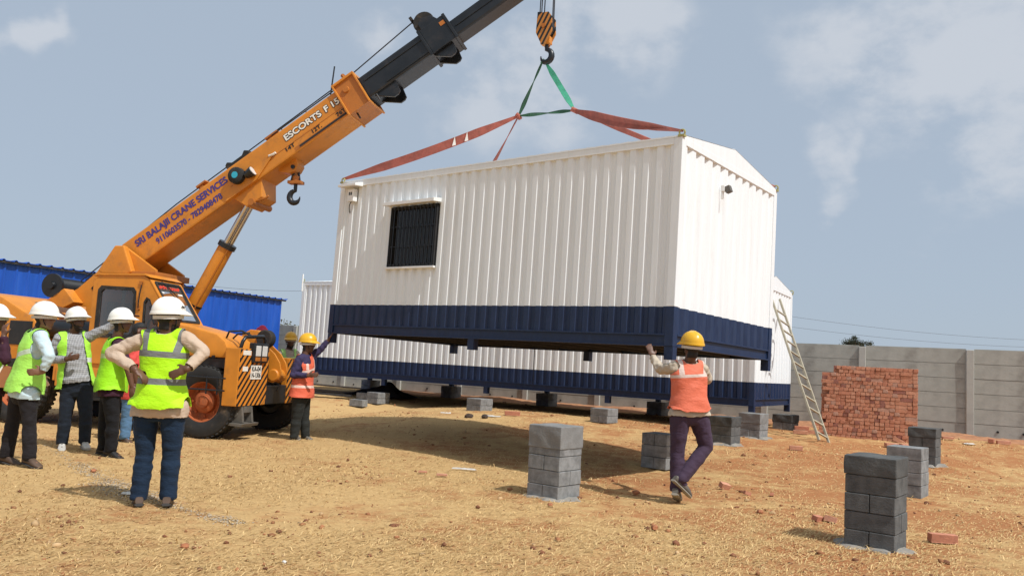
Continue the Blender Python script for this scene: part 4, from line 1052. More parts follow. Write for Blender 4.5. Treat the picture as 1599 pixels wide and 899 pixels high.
    def mc(b):
        b.bx(6.02, 6.07, -.265, .265, .08, .57); b.bx(6.50, 6.55, -.265, .265, .08, .56); b.bx(6.07, 6.5, -.25, .25, .095, .555)
        for y in (-.1, .1): b.prism([(6.1, .56), (6.1, .74), (6.2, .80), (6.36, .74), (6.45, .56)], y-.012, y+.012)
    bpart('boom_collar', 'black_paint', mc, mid, bevel=.008)
    bpart('rope_pulley', 'black_rubber', lambda b: (b.lathe([(0, -.08), (.17, -.08), (.18, -.06), (.15, -.02), (.15, .02), (.18, .06), (.17, .08), (0, .08)], 26, (6.20, 0, .74)), b.bx(6.03, 6.08, -.08, .08, .88, .95)), mid, smooth=40)
    bpart('warning_tab', 'dark_orange', lambda b: b.bx(6.40, 6.49, -.256, -.252, .40, .47), mid)
    def lug(l): 
        return lambda b: [b.prism([(l-.25, .13), (l+.18, .13), (l+.15, -.06), (l+.10, -.09), (l+.02, -.09)], y-.02, y+.02) for y in (-.17, .13)]
    for l in (5.15, 6.25): bpart('boom_lug', 'black_paint', lug(l), mid, bevel=.006)
    tip = bpart('boom_section', 'black_paint', lambda b: b.prism([(6.2, .15), (6.2, .43), (8.3, .43), (8.3, .15)], -.18, .18), bevel=.03)
    bpart('boom_rib', 'black_paint', lambda b: (b.bx(6.6, 8.2, -.193, -.18, .29, .32)), tip, bevel=.005)
    bpart('boom_head', 'black_paint', lambda b: [b.prism([(8.0, .05), (8.0, .50), (8.4, .55), (8.55, .30), (8.4, .05)], y-.015, y+.015) for y in (-.21, .21)], tip)
    bpart('head_sheave', 'dark_steel', lambda b: b.lathe([(0, -.15), (.17, -.15), (.15, -.1), (.17, -.05), (.15, 0), (.17, .05), (.15, .1), (.17, .15), (0, .15)], 24, (8.36, 0, .25)), tip)
    # hoist rope from drum over rollers to the pulley
    def B(l, h, y=0.): return BM @ Vector((l, y, h))
    part('hoist_rope', 'rope', root, lambda b: (b.tube([Vector((-3.2, -.05, 2.36)), B(1.0, .72), B(4.6, .76), B(6.15, .90)], .010, 6), b.tube([Vector((-3.2, .05, 2.36)), B(2.8, .70, .1), B(4.6, .74, .1)], .008, 6)))
    bpart('rope_guide', 'dark_orange', lambda b: (b.bx(1.55, 1.62, -.10, .10, .55, .70), b.bx(1.50, 1.70, -.12, .12, .68, .71)), boom)
    bpart('rope_guide', 'dark_orange', lambda b: (b.bx(3.0, 3.06, -.10, .10, .55, .70), b.bx(2.95, 3.2, -.12, .12, .66, .69)), boom)
    bpart('rope_guide', 'dark_orange', lambda b: (b.tube([(4.62, -.1, .66), (4.62, -.1, .80)], .03, 8), b.tube([(4.62, -.12, .78), (4.62, .12, .78)], .035, 8)), boom)
    bpart('guide_rail', 'black_paint', lambda b: (b.tube([(3.1, -.18, .62), (4.45, -.18, .62)], .010, 6), [b.tube([(l, -.18, .55), (l, -.18, .62)], .010, 6) for l in (3.3, 3.8, 4.3)], b.tube([(4.3, -.2, .58), (4.6, -.2, .95)], .012, 6)), boom)
    bpart('rope_roller', 'black_rubber', lambda b: (b.prism([(2.12, .56), (2.12, .70), (2.18, .74), (2.26, .68), (2.46, .68), (2.54, .74), (2.62, .68), (2.6, .56)], -.12, .12)), boom, bevel=.02)
    # horn and work lamp on the boom's side
    hn = bpart('horn', 'black_rubber', lambda b: b.lathe([(0, -.40), (.10, -.40), (.135, -.38), (.14, -.30), (.12, -.28), (0, -.28)], 26, (2.30, 0, .31)), boom, smooth=40)
    bpart('horn_decal', 'cyan_decal', lambda b: b.lathe([(0, -.404), (.055, -.404), (.055, -.402)], 20, (2.30, 0, .31)), boom)
    wl = bpart('work_lamp', 'black_paint', lambda b: b.tube([(2.44, -.36, .20), (2.52, -.36, .20), (2.58, -.36, .20)], [.05, .075, .085], 18), boom, smooth=40)
    bpart('lamp_lens', 'headlight_glass', lambda b: b.tube([(2.575, -.36, .20), (2.592, -.36, .20)], .075, 18), boom, smooth=40)
    bpart('lamp_bracket', 'dark_steel', lambda b: b.tube([(2.42, -.3, .3), (2.48, -.34, .27), (2.5, -.36, .2)], .02, 8), boom)
    bpart('cleat', 'lettering_white', lambda b: b.tube([(2.92, -.285, .29), (3.0, -.30, .26), (3.05, -.30, .26)], .02, 8), boom)
    # lift cylinder bracket, cylinder and twin rods
    bpart('cylinder_bracket', OR, lambda b: b.prism([(2.02, .08), (2.62, .08), (2.46, -.20), (2.16, -.20)], -.24, .24), boom, bevel=.012)
    bpart('cylinder_pin', 'dark_orange', lambda b: (b.lathe([(0, -.30), (.055, -.30), (.055, .30), (0, .30)], 14, (2.28, 0, -.19)), b.tube([(2.34, -.22, -.20), (2.50, -.22, -.25), (2.56, -.22, -.25)], .02, 8)), boom)
    ct, cm, cb = Vector((.02, 0, 4.06)), Vector((-.53, 0, 3.04)), Vector((-1.35, 0, 1.35))
    dc = (ct-cb).normalized(); cm = cb+dc*((cm-cb).dot(dc))
    cyl = part('lift_cylinder', OR, root, lambda b: b.tube([cb, cm], .125, 24), smooth=40)
    part('cylinder_gland', 'black_paint', cyl, lambda b: b.tube([cm-dc*.02, cm+dc*.06], .15, 24), smooth=40); part('cylinder_clamp', 'black_paint', cyl, lambda b: b.tube([cb+dc*.75, cb+dc*.79], .132, 24), smooth=40)
    for y in (-.062, .062): part('piston_rod', 'chrome', cyl, lambda b: b.tube([cm+Vector((0, y, 0)), ct+Vector((0, y, 0))], .046, 18), smooth=40)
    part('hydraulic_pipe', 'dark_orange', cyl, lambda b: b.tube([cb+dc*.6+Vector((.10, -.09, 0)), cm+Vector((.09, -.09, -.05))], .012, 6))
    # auxiliary hook below the boom
    bpart('hook_bracket', OR, lambda b: b.prism([(2.85, .08), (3.25, .08), (3.22, -.05), (3.12, -.10), (3.02, -.08)], -.12, .12), boom, bevel=.01)
    hb = B(3.13, -.03)
    def sh(b):
        for y in (-.085, .085): b.tube([hb+Vector((0, y*.6, .02)), hb+Vector((-.07 if y < 0 else .07, 0, -.20))], .022, 8)
        b.tube([hb+Vector((0, -.14, .0)), hb+Vector((0, .14, 0))], .035, 10)
    ax = part('hook_shackle', 'black_paint', root, sh, smooth=40)
    part('hook_crosshead', 'dark_orange', ax, lambda b: (b.bx(hb.x-.11, hb.x+.13, -.07, .07, hb.z-.26, hb.z-.21), b.lathe([(0, hb.z-.21), (.06, hb.z-.21), (.06, hb.z-.13), (0, hb.z-.13)], 14, (hb.x+.01, 0, 0), 'z')), bevel=.006)
    part('spare_hook', 'black_paint', ax, lambda b: hook_shape(b, hb+Vector((.01, 0, -.25)), .36, Vector((1, 0, 0))), smooth=60)
    # lettering on the boom's near side
    def bt(txt, l, h, size, mt, width, bold=0, y=-.2835, nm='lettering'):
        T = BM @ Matrix(((1, 0, 0, l), (0, 0, -1, y), (0, 1, 0, h), (0, 0, 0, 1)))
        o = text_part(nm, txt, size, mt, boom, T, width, 0, .0012)
        if bold:      # heavier strokes: shifted copies of the outline in the same mesh
            me = o.data; nv_ = len(me.vertices); co = np.zeros(nv_*3); me.vertices.foreach_get('co', co); co = co.reshape(-1, 3)
            vs = []; fs = []; base_f = [tuple(p.vertices) for p in me.polygons]; nb = 8
            for k in range(nb):
                a_ = 6.2832*k/nb; off = np.array(bl)*math.cos(a_)*bold+np.array(bh)*math.sin(a_)*bold+np.array([0, -.00012*k, 0]); vs += [tuple(q) for q in co+off]; fs += [tuple(i+k*nv_ for i in f) for f in base_f]
            me.clear_geometry(); me.from_pydata(vs, [], fs)
        return o
    bt('SRI BALAJII CRANE SERVICES', .17, .345, .16, 'lettering_blue', 1.93, .0045)
    bt('9110603570 - 7829408478', .52, .165, .145, 'lettering_blue', 1.37, .0035)
    for txt, l, wd in (('ESCORTS', 3.30, .72), ('F 15', 4.11, .27)):
        bt(txt, l, .33, .145, 'lettering_black', wd, .016, -.2815, 'lettering_outline'); bt(txt, l, .33, .145, 'lettering_white', wd, .005, -.2865)
    for txt, l, wd, h in (('14T', 3.22, .17, .17), ('12T.', 3.75, .18, .165), ('76T', 4.36-.13, .17, .15)): bt(txt, l, h, .09, 'lettering_black', wd, .003)
    return root
mk_crane()
# ------------------------------------------------------------------ people
def cloth_mat(name, col, var=.12, plaid=None, stripes=None, rough_=.85, wr=.5):
    m, t, p, ob = newmat(name)
    c = mmix(t, noise(t, ob, 3.5, 5, .6), tuple(x*(1-var) for x in col), tuple(min(1, x*(1+var)) for x in col))
    if plaid:
        s = N(t, 'ShaderNodeSeparateXYZ'); t.links.new(ob, s.inputs[0])
        for ax, per in (('X', .026), ('Z', .026)):
            f = mnode(t, 'LESS_THAN', mnode(t, 'FRACT', mnode(t, 'DIVIDE', mnode(t, 'ADD', s.outputs[ax], 9.), per)), .28); c = mmix(t, mnode(t, 'MULTIPLY', f, .45), c, plaid)
    t.links.new(c, p.inputs['Base Color']); p.inputs['Roughness'].default_value = rough_; p.inputs['Specular IOR Level'].default_value = .25
    p.inputs['Sheen Weight'].default_value = .03
    b = N(t, 'ShaderNodeBump'); b.inputs['Strength'].default_value = wr*1.5; b.inputs['Distance'].default_value = .012
    t.links.new(mnode(t, 'ADD', noise(t, ob, 17, 4, .6, (1, 1, 2.0)), mnode(t, 'MULTIPLY', noise(t, ob, 160, 2, .5), .12)), b.inputs['Height']); t.links.new(b.outputs[0], p.inputs['Normal'])
    return m, t, p, ob, c
def vest_mat(name, col, lat, cen, hz=(), vu=None, vz=None, tape=(.52, .54, .56), edge=None):
    # reflective tape sewn on the vest: bands at heights hz, braces at +-vu across the back above vz (vest coordinates)
    m, t, p, ob, c = cloth_mat(name, col, .10)
    s = N(t, 'ShaderNodeSeparateXYZ'); t.links.new(ob, s.inputs[0])
    u = mnode(t, 'ADD', mnode(t, 'MULTIPLY', mnode(t, 'SUBTRACT', s.outputs['X'], cen[0]), lat.x), mnode(t, 'MULTIPLY', mnode(t, 'SUBTRACT', s.outputs['Y'], cen[1]), lat.y))
    mask = None
    for z, sl, hw in hz:
        k = mnode(t, 'LESS_THAN', mnode(t, 'ABSOLUTE', mnode(t, 'SUBTRACT', mnode(t, 'ADD', s.outputs['Z'], mnode(t, 'MULTIPLY', u, sl)), z)), hw); mask = k if mask is None else mnode(t, 'MAXIMUM', mask, k)
    if vu:
        k = mnode(t, 'LESS_THAN', mnode(t, 'ABSOLUTE', mnode(t, 'SUBTRACT', mnode(t, 'ABSOLUTE', u), mnode(t, 'ADD', vu[0], mnode(t, 'MULTIPLY', mnode(t, 'SUBTRACT', s.outputs['Z'], vz), vu[1])))), .026)
        k = mnode(t, 'MULTIPLY', k, mnode(t, 'GREATER_THAN', s.outputs['Z'], vz)); mask = k if mask is None else mnode(t, 'MAXIMUM', mask, k)
    if mask is not None:
        c2 = mmix(t, mask, c, tape); t.links.new(c2, p.inputs['Base Color'])
    p.inputs['Roughness'].default_value = .6
    return m
for nm, c in (('skin_dark', (.115, .052, .030)), ('skin_mid', (.19, .095, .055))): mat(nm, c, .5, .15, 8)
mat('beard_dark', (.022, .013, .009), .8, .3, 40, .5, 150); mat('hair_black', (.010, .009, .009), .7, .3, 40, .6, 150)
mat('helmet_white', (.82, .80, .74), .32, .03, 4, 0, dirt=(.6, .55, .45), damt=.25, dscale=8); mat('helmet_yellow', (.72, .40, .018), .32, .05, 4, 0, dirt=(.5, .3, .05), damt=.3, dscale=8)
mat('shoe_brown', (.085, .052, .034), .6, .2, 10); mat('shoe_black', (.014, .013, .013), .5, .3, 10); mat('shoe_white', (.48, .46, .42), .6, .15, 10); mat('shoe_grey', (.13, .115, .095), .7, .2, 10); mat('sole', (.035, .032, .03), .8, .2); mat('sole_pale', (.30, .27, .22), .8, .2)
mat('eye_white', (.6, .57, .52), .3, .05)
cloth_mat('trouser_black', (.009, .009, .011), .25); cloth_mat('trouser_charcoal', (.016, .014, .016), .25); cloth_mat('jean_dark', (.014, .020, .032), .3)
cloth_mat('jean_blue', (.009, .023, .050), .42); cloth_mat('jean_pale', (.10, .20, .34), .25); cloth_mat('trouser_purple', (.055, .034, .060), .2); cloth_mat('trouser_green_grey', (.022, .024, .022), .25)
cloth_mat('shirt_beige', (.50, .385, .29), .08); cloth_mat('shirt_pale_blue', (.50, .63, .68), .08); cloth_mat('shirt_plaid', (.25, .25, .26), .12, plaid=(.50, .50, .51)); cloth_mat('shirt_maroon', (.045, .014, .028), .2)
cloth_mat('shirt_red', (.62, .075, .065), .15); cloth_mat('shirt_purple', (.042, .034, .085), .2); cloth_mat('shirt_cream', (.47, .40, .31), .22); cloth_mat('shirt_teal', (.12, .36, .40), .2); cloth_mat('turban_pink', (.60, .06, .12), .2); cloth_mat('scarf_white', (.6, .57, .52), .1)

def loft_np(rings):
    n = len(rings[0]); vs = np.concatenate(rings); fs = []
    for i in range(len(rings)-1):
        for k in range(n): fs.append((i*n+k, i*n+(k+1) % n, (i+1)*n+(k+1) % n, (i+1)*n+k))
    fs.append(tuple(range(n-1, -1, -1))); fs.append(tuple((len(rings)-1)*n+k for k in range(n)))
    return vs, fs
def capsule(p0, r0, p1, r1, n=14):
    p0, p1 = np.array(p0, float), np.array(p1, float); d = p1-p0; L = np.linalg.norm(d)+1e-6; d = d/L
    a = np.array([0, 0, 1.]) if abs(d[2]) < .9 else np.array([1., 0, 0]); u = np.cross(d, a); u /= np.linalg.norm(u); v = np.cross(d, u)
    th = np.arange(n)*2*np.pi/n; circ = np.cos(th)[:, None]*u+np.sin(th)[:, None]*v; rings = []
    for k in (85, 55, 25): rings.append(p0-d*r0*math.sin(rad(k))+circ*r0*math.cos(rad(k)))
    for k in np.linspace(0, 1, 5): rings.append(p0+(p1-p0)*k+circ*(r0+(r1-r0)*k))
    for k in (25, 55, 85): rings.append(p1+d*r1*math.sin(rad(k))+circ*r1*math.cos(rad(k)))
    return loft_np(rings)
def ellipsoid(c, ax, n=14, m=9):
    c = np.array(c, float); ax = np.array(ax, float)       # ax rows: three semi-axis vectors (right, fwd, up)
    rings = []
    for i in range(m+1):
        ph = -math.pi/2+math.pi*(i+.08 if i == 0 else (i-.08 if i == m else i))/m; th = np.arange(n)*2*np.pi/n
        rings.append(c+math.cos(ph)*(np.cos(th)[:, None]*ax[0]+np.sin(th)[:, None]*ax[1])+math.sin(ph)*ax[2])
    return loft_np(rings)
def nrm(v): v = np.array(v, float); return v/(np.linalg.norm(v)+1e-9)
def segdist(P, a, b, ra, rb):
    a, b = np.array(a), np.array(b); d = b-a; t = np.clip(((P-a)@d)/(d@d+1e-9), 0, 1); return np.linalg.norm(P-(a+t[:, None]*d), axis=1)-(ra+(rb-ra)*t), t
def folds(P, seed, lo=18, hi=55, n=9):
    r = np.random.default_rng(seed); o = np.zeros(len(P))
    for i in range(n):
        k = nrm(r.normal(0, 1, 3)*np.array([.6, .6, 1.2]))*r.uniform(lo, hi); ph = r.uniform(0, 6.28); w_ = np.sin(P@k+ph+1.3*np.sin(P@(k[[1, 2, 0]]*.4)+ph)); o += w_*abs(w_)**.3
    return o/n*1.6

def hand_prims(wrist, d, nrm_, thumb, curl, prims):
    # d: direction of the fingers, nrm_: palm normal, thumb: side direction of the thumb
    wrist, d, pn = np.array(wrist), nrm(d), nrm(nrm_); s = nrm(np.array(thumb)-d*np.dot(thumb, d)); pn = nrm(np.cross(d, s))*np.sign(np.dot(np.cross(d, s), pn) or 1)
    prims.append(('hand', 'e', wrist+d*.048, np.array([s*.040, pn*.016, d*.052])))
    for i, (o, L) in enumerate(((.030, .072), (.0105, .080), (-.0105, .074), (-.031, .058))):
        b = wrist+d*.088+s*o; p = b; dd = d; r = .0098
        for k, f in enumerate((.42, .32, .26)):
            ang = curl*(.5+.5*k)*(1+.12*i); q = nrm(d*math.cos(ang)+pn*math.sin(ang)+s*o*1.5); e = p+q*L*f; prims.append(('hand', 'c', p, r, e, r*.92)); p = e; r *= .92
    b = wrist+d*.022+s*.030; m1 = b+nrm(d*.7+s*.75+pn*.25)*.038; m2 = m1+nrm(d*.95+s*.25+pn*(.2+curl*.3))*.032
    prims.append(('hand', 'c', b, .014, m1, .0115)); prims.append(('hand', 'c', m1, .0115, m2, .0095))

def shoe(root, ankle, toe, mt, sole, name='shoe'):
    a, t = np.array(ankle, float), np.array(toe, float); f = nrm(t-a); up = nrm(np.array([0, 0, 1.])-f*f[2]); s = np.cross(f, up); b = MB(); L = .285
    heel = a-f*.075-up*.085
    secs = ((0, .030, .035, .075), (.03, .036, .02, .095), (.09, .037, .0, .105), (.15, .040, .0, .085), (.20, .047, .0, .066), (.25, .042, .0, .052), (.278, .024, .004, .040))
    rings = []; rs = []
    for x, w_, z0, z1 in secs:
        z0 = .018
        ring = []
        for k in range(14):
            an = 2*math.pi*k/14; cx, cz = math.cos(an), math.sin(an); ring.append(heel+f*x+s*w_*np.sign(cx)*abs(cx)**.7+up*(z0+(z1-z0)*(.5+.5*np.sign(cz)*abs(cz)**.75)))
        rings.append(np.array(ring))
        ring = [heel+f*(x*1.02-.003)+s*(w_+.004)*np.sign(math.cos(2*math.pi*k/14))*abs(math.cos(2*math.pi*k/14))**.6+up*(.002+.012*(1+math.sin(2*math.pi*k/14))) for k in range(14)]; rs.append(np.array(ring))
    v, fs = loft_np(rings); b.add(v, fs, 0); v, fs = loft_np(rs); b.add(v, fs, 1)
    # ankle collar
    v, fs = loft_np([a+up*(-.01)+(s*.036*math.cos(0)+0)*0+np.stack([s*.040*math.cos(k*.4488)+f*.048*math.sin(k*.4488) for k in range(14)])+up*z_ for z_ in (-.02, .018)]); b.add(v, fs, 0)
    return b.build(name, [mt, sole], root, smooth=50)

def helmet(root, c, fw, up, mt, mark=False):
    fw = nrm(fw); up = nrm(np.array(up)-fw*np.dot(up, fw)); s = np.cross(fw, up); b = MB(); n = 40; m = 10
    W_, Ld, Hh = .116, .142, .128
    rings = []
    for i in range(m+1):
        ph = math.pi/2*i/m; ring = []
        for k in range(n):
            th = 2*math.pi*k/n; r_ = math.cos(ph)**.86; q = c+s*W_*r_*math.cos(th)+fw*Ld*r_*math.sin(th)+up*Hh*math.sin(ph)**1.0
            rid = max(0, 1-abs(math.cos(th)*r_)*5.5) if ph > .25 else 0
            ring.append(q+up*.007*min(1, rid*2)*math.sin(ph))
        rings.append(ring)
    vs = [q for r_ in rings for q in r_]; fs = []
    for i in range(m):
        for k in range(n): fs.append((i*n+k, i*n+(k+1) % n, (i+1)*n+(k+1) % n, (i+1)*n+k))
    b.add(vs, fs)
    # rim band and peak
    r0 = []; r1 = []; r2 = []; r3 = []
    for k in range(n):
        th = 2*math.pi*k/n; cs, sn = math.cos(th), math.sin(th); pk = max(0, sn)**1.6; e = .010+.052*pk
        base = c+s*W_*cs+fw*Ld*sn; out = s*cs*W_/(.12)+fw*sn*Ld/.12; out = out/np.linalg.norm(out)
        r0.append(base+up*.012+out*.002); r1.append(base-up*(.012+.014*pk)+out*e); r2.append(base-up*(.018+.014*pk)+out*(e-.001)); r3.append(base-up*.010-out*.006)
    vs = r0+r1+r2+r3; fs = []
    for j in range(3):
        for k in range(n): fs.append((j*n+k, j*n+(k+1) % n, (j+1)*n+(k+1) % n, (j+1)*n+k))
    b.add(vs, fs)
    o = b.build('helmet', mt, root, smooth=45)
    bb = MB(); rr = [c+s*(W_-.012)*math.cos(k*.3142)+fw*(Ld-.016)*math.sin(k*.3142)-up*.028 for k in range(20)]; r2 = [q-up*.03 for q in rr]
    bb.add(rr+r2, [(k, (k+1) % 20, 20+(k+1) % 20, 20+k) for k in range(20)]); bb.build('head_band', 'scarf_white', o, smooth=60)
    if mark:
        mk = MB()
        for th, z_, w_ in ((.55, .045, .016), (.68, .040, .02), (.86, .042, .012)):
            q = c+s*W_*math.cos(th)*.965+fw*Ld*math.sin(th)*.965+up*z_; out = nrm(s*math.cos(th)+fw*math.sin(th)+up*.25); tg = nrm(np.cross(up, out)); u2 = np.cross(out, tg)
            mk.add([q+out*.006-tg*w_-u2*.006, q+out*.006+tg*w_-u2*.002, q+out*.006+tg*w_*.4+u2*.012, q+out*.006-tg*w_*.5+u2*.004], [(0, 1, 2, 3)])
        mk.build('helmet_mark', 'lettering_black', o)
    return o

def person(label, y0, J, facing, head_f, head_tilt=0., skin='skin_dark', shirt='shirt_beige', trousers='trouser_black', vest=None, vest_z=None, vest_flare=.03, vest_open=None, helmet_m=None, hair=False, beard=False, shoes='shoe_black', sole='sole', sleeve=1.0, shirt_hem=None, hands=None, bulk=1.0, fat=1.0, leg=1.0, mark=False, group=None, seed=1, hz=(), vu=None, vzpx=None, tape=(.52, .54, .56), turban=None, hd_fix=None):
    P = {}
    for k, v in J.items(): P[k] = np.array(at(v[0], v[1], y0+v[2]))
    base = (P['aL']+P['aR'])/2; gz = float(terr(base[0], base[1])); R0 = np.array([base[0], base[1], gz])
    for k in P: P[k] = P[k]-R0
    toL, toR = P['tL'], P['tR']
    lat = nrm(P['sL']-P['sR']); latp = nrm(P['hL']-P['hR']); fwd = nrm([math.cos(facing), math.sin(facing), 0])
    root = empty('person', Vector(R0)); tag(root, label, 'person', group)
    hc = (P['hL']+P['hR'])/2; sc_ = (P['sL']+P['sR'])/2; spine = nrm(sc_-hc); Lsp = np.linalg.norm(sc_-hc)
    prims = []
    # torso loft
    tor = []
    for t, hw, hd in ((-.20, .085, .075), (-.10, .150, .105), (.02, .168, .118), (.16, .162, .118*fat), (.38, .150, .108*fat), (.60, .163, .112), (.80, .172, .112), (.93, .150, .092), (1.02, .095, .072), (1.07, .055, .055)):
        l = nrm(latp*(1-min(1, max(0, t)))+lat*min(1, max(0, t))); l = nrm(l-spine*np.dot(l, spine)); d = np.cross(spine, l); th = np.arange(22)*2*np.pi/22
        ce = hc+spine*Lsp*t; tor.append(ce+bulk*(np.sign(np.cos(th))*np.abs(np.cos(th))**.85)[:, None]*l*hw+bulk*(np.sign(np.sin(th))*np.abs(np.sin(th))**.9)[:, None]*d*hd)
    meshes = [loft_np(tor)]
    seg = []
    def C(lab, a, ra, b, rb): meshes.append(capsule(a, ra, b, rb)); seg.append((lab, a, b, ra, rb))
    seg.append(('torso', hc+latp*.05, hc-latp*.05, .125*bulk, .125*bulk)); seg.append(('torso', hc, sc_-spine*.1, .125*bulk, .12*bulk)); seg.append(('torso', sc_+lat*.07-spine*.07, sc_-lat*.07-spine*.07, .105*bulk, .105*bulk))
    neckb = sc_+spine*.03; hu = nrm(np.array([0, 0, 1.])+nrm([math.cos(head_f), math.sin(head_f), 0])*(-math.sin(head_tilt)) + (spine-np.array([0, 0, 1.]))*.3)
    hf = nrm([math.cos(head_f)*math.cos(head_tilt), math.sin(head_f)*math.cos(head_tilt), math.sin(head_tilt)]); hf = nrm(hf-hu*np.dot(hf, hu)); hs = np.cross(hf, hu)
    hd = P['head']; C('neck', neckb, .062, hd-hu*.06-hf*.02, .055)
    meshes.append(ellipsoid(hd+hu*.035-hf*.01, np.array([hs*.074, hf*.094, hu*.100]))); meshes.append(ellipsoid(hd-hu*.035+hf*.018, np.array([hs*.060, hf*.072, hu*.085])))
    meshes.append(ellipsoid(hd-hu*.098+hf*.062, np.array([hs*.026, hf*.022, hu*.022])))            # chin
    meshes.append(capsule(hd+hu*.022+hf*.084, .010, hd-hu*.020+hf*.102, .0155)); meshes.append(ellipsoid(hd+hu*.03+hf*.078, np.array([hs*.045, hf*.016, hu*.012])))   # nose, brow
    meshes.append(ellipsoid(hd-hu*.052+hf*.086, np.array([hs*.024, hf*.012, hu*.006]))); meshes.append(ellipsoid(hd-hu*.066+hf*.083, np.array([hs*.021, hf*.013, hu*.007])))      # lips
    for sg in (1, -1): meshes.append(ellipsoid(hd+hs*sg*.078-hf*.008+hu*.002, np.array([hs*.012, hf*.020, hu*.032])))
    seg.append(('head', hd-hu*.06, hd+hu*.05, .085, .09))
    for s_ in 'LR': P['s'+s_] = P['s'+s_]-spine*.022-lat*(.008 if s_ == 'L' else -.008); C('torso', neckb-spine*.035, .060, P['s'+s_]+spine*.004-(P['s'+s_]-neckb)*.12, .058*bulk)
    for s_ in 'LR':
        C('uarm', P['s'+s_], .060*bulk, P['e'+s_], .045); C('farm', P['e'+s_], .045, P['w'+s_], .030)
        C('thigh', P['h'+s_]-spine*.02, .092*leg, P['k'+s_], .060*leg); C('shin', P['k'+s_], .058*leg, P['a'+s_], .042)
        mid = P['k'+s_]*.7+P['a'+s_]*.3; meshes.append(capsule(mid+0, .058*leg, P['k'+s_]*.45+P['a'+s_]*.55, .050))
        f = nrm(P['t'+s_]-P['a'+s_]); C('foot', P['a'+s_]-np.array([0, 0, .03]), .036, P['a'+s_]+f*.12-np.array([0, 0, .045]), .028)
        hh = (hands or {}).get(s_)
        pl = []
        if hh: hand_prims(P['w'+s_], hh[0], hh[1], hh[2], hh[3], pl)
        else: hand_prims(P['w'+s_], nrm(P['w'+s_]-P['e'+s_]), lat*(1 if s_ == 'R' else -1), fwd, .5, pl)
        for q in pl:
            if q[1] == 'e': meshes.append(ellipsoid(q[2], q[3])); 
            else: meshes.append(capsule(q[2], q[3], q[4], q[5], 10))
            a, b = (q[2]-nrm(q[3][2])*.03, q[2]+nrm(q[3][2])*.03) if q[1] == 'e' else (q[2], q[4]); seg.append(('hand', a, b, .02 if q[1] == 'e' else q[3], .02 if q[1] == 'e' else q[5]))
    mb = MB()
    for v, f in meshes: mb.add(v, f)
    tmp = mb.build('tmp', [], None)
    r_ = tmp.modifiers.new('r', 'REMESH'); r_.mode = 'VOXEL'; r_.voxel_size = .0095; r_.use_smooth_shade = True
    sm = tmp.modifiers.new('s', 'SMOOTH'); sm.iterations = 3; sm.factor = .5
    dg = bpy.context.evaluated_depsgraph_get(); dg.update(); me = bpy.data.meshes.new_from_object(tmp.evaluated_get(dg)); me.name = 'body'
    bpy.data.meshes.remove(tmp.data) if False else bpy.data.objects.remove(tmp)
    n = len(me.vertices); co = np.zeros(n*3); me.vertices.foreach_get('co', co); co = co.reshape(-1, 3)
    nv = np.zeros(n*3); me.vertex_normals.foreach_get('vector', nv); nv = nv.reshape(-1, 3)
    body = link_mesh('body', me, skin, root)
    # labels by nearest bone
    best = np.full(n, 9.); lab = np.array(['torso ']*n); tt = np.zeros(n)
    for L_, a, b, ra, rb in seg:
        d, t = segdist(co, a, b, ra, rb); d = np.where((d > 0) & (L_ in ('hand', 'farm')), d*3.5, d); k = d < best; best[k] = d[k]; lab[k] = L_; tt[k] = t[k]
    lab = np.char.strip(lab)
    lp = np.zeros(len(me.loops), dtype=np.int32); me.loops.foreach_get('vertex_index', lp); tot = np.zeros(len(me.polygons), dtype=np.int32); me.polygons.foreach_get('loop_total', tot)
    q4 = lp.reshape(-1, 4) if (tot == 4).all() else None
    if q4 is None:
        st = np.concatenate([[0], np.cumsum(tot)[:-1]]); q4 = np.array([[lp[s0+min(i, k-1)] for i in range(4)] for s0, k in zip(st, tot)])
    tz = (co-hc)@spine                        # height along the spine
    U = (co-hc)@lat; Fd = (co-hc)@nrm(np.cross(spine, lat))*1.0
    fsgn = np.sign(np.dot(np.cross(spine, lat), fwd)) or 1; Fd = Fd*fsgn
    def shell(name, mask, off, mt, thick=.004, fold=.004, fs=1, parent=root, lo=18, hi=55, smooth_n=0):
        fm = mask[q4].all(1); q = q4[fm]; idx, inv = np.unique(q, return_inverse=True); q = inv.reshape(-1, 4)
        if len(idx) == 0: return None
        V = co[idx]; nn = nv[idx]; o_ = off[idx] if hasattr(off, '__len__') else off
        # relax normals so that the cloth bridges small hollows
        for _ in range(6):
            acc = np.zeros_like(nn); cnt = np.zeros(len(idx))
            for a_ in range(4): np.add.at(acc, q[:, a_], nn[q[:, (a_+1) % 4]]); np.add.at(cnt, q[:, a_], 1)
            nn = .4*nn+.6*acc/np.maximum(cnt, 1)[:, None]; nn /= np.linalg.norm(nn, axis=1)[:, None]+1e-9
        V = V+nn*(np.asarray(o_).reshape(-1, 1)+0*V[:, :1]); 
        for _ in range(smooth_n):
            acc = np.zeros_like(V); cnt = np.zeros(len(idx))
            for a_ in range(4):
                np.add.at(acc, q[:, a_], V[q[:, (a_+1) % 4]]); np.add.at(cnt, q[:, a_], 1); np.add.at(acc, q[:, a_], V[q[:, (a_-1) % 4]]); np.add.at(cnt, q[:, a_], 1)
            V = .5*V+.5*acc/np.maximum(cnt, 1)[:, None]
        V = V+nn*((fold[idx] if hasattr(fold, '__len__') else fold)*folds(V, seed*7+fs, lo, hi))[:, None]
        m_ = np_mesh(name, V, q); m_.polygons.foreach_set('use_smooth', [True]*len(q)); o = link_mesh(name, m_, mt, parent)
        md = o.modifiers.new('thick', 'SOLIDIFY'); md.thickness = thick; md.offset = -1
        return o
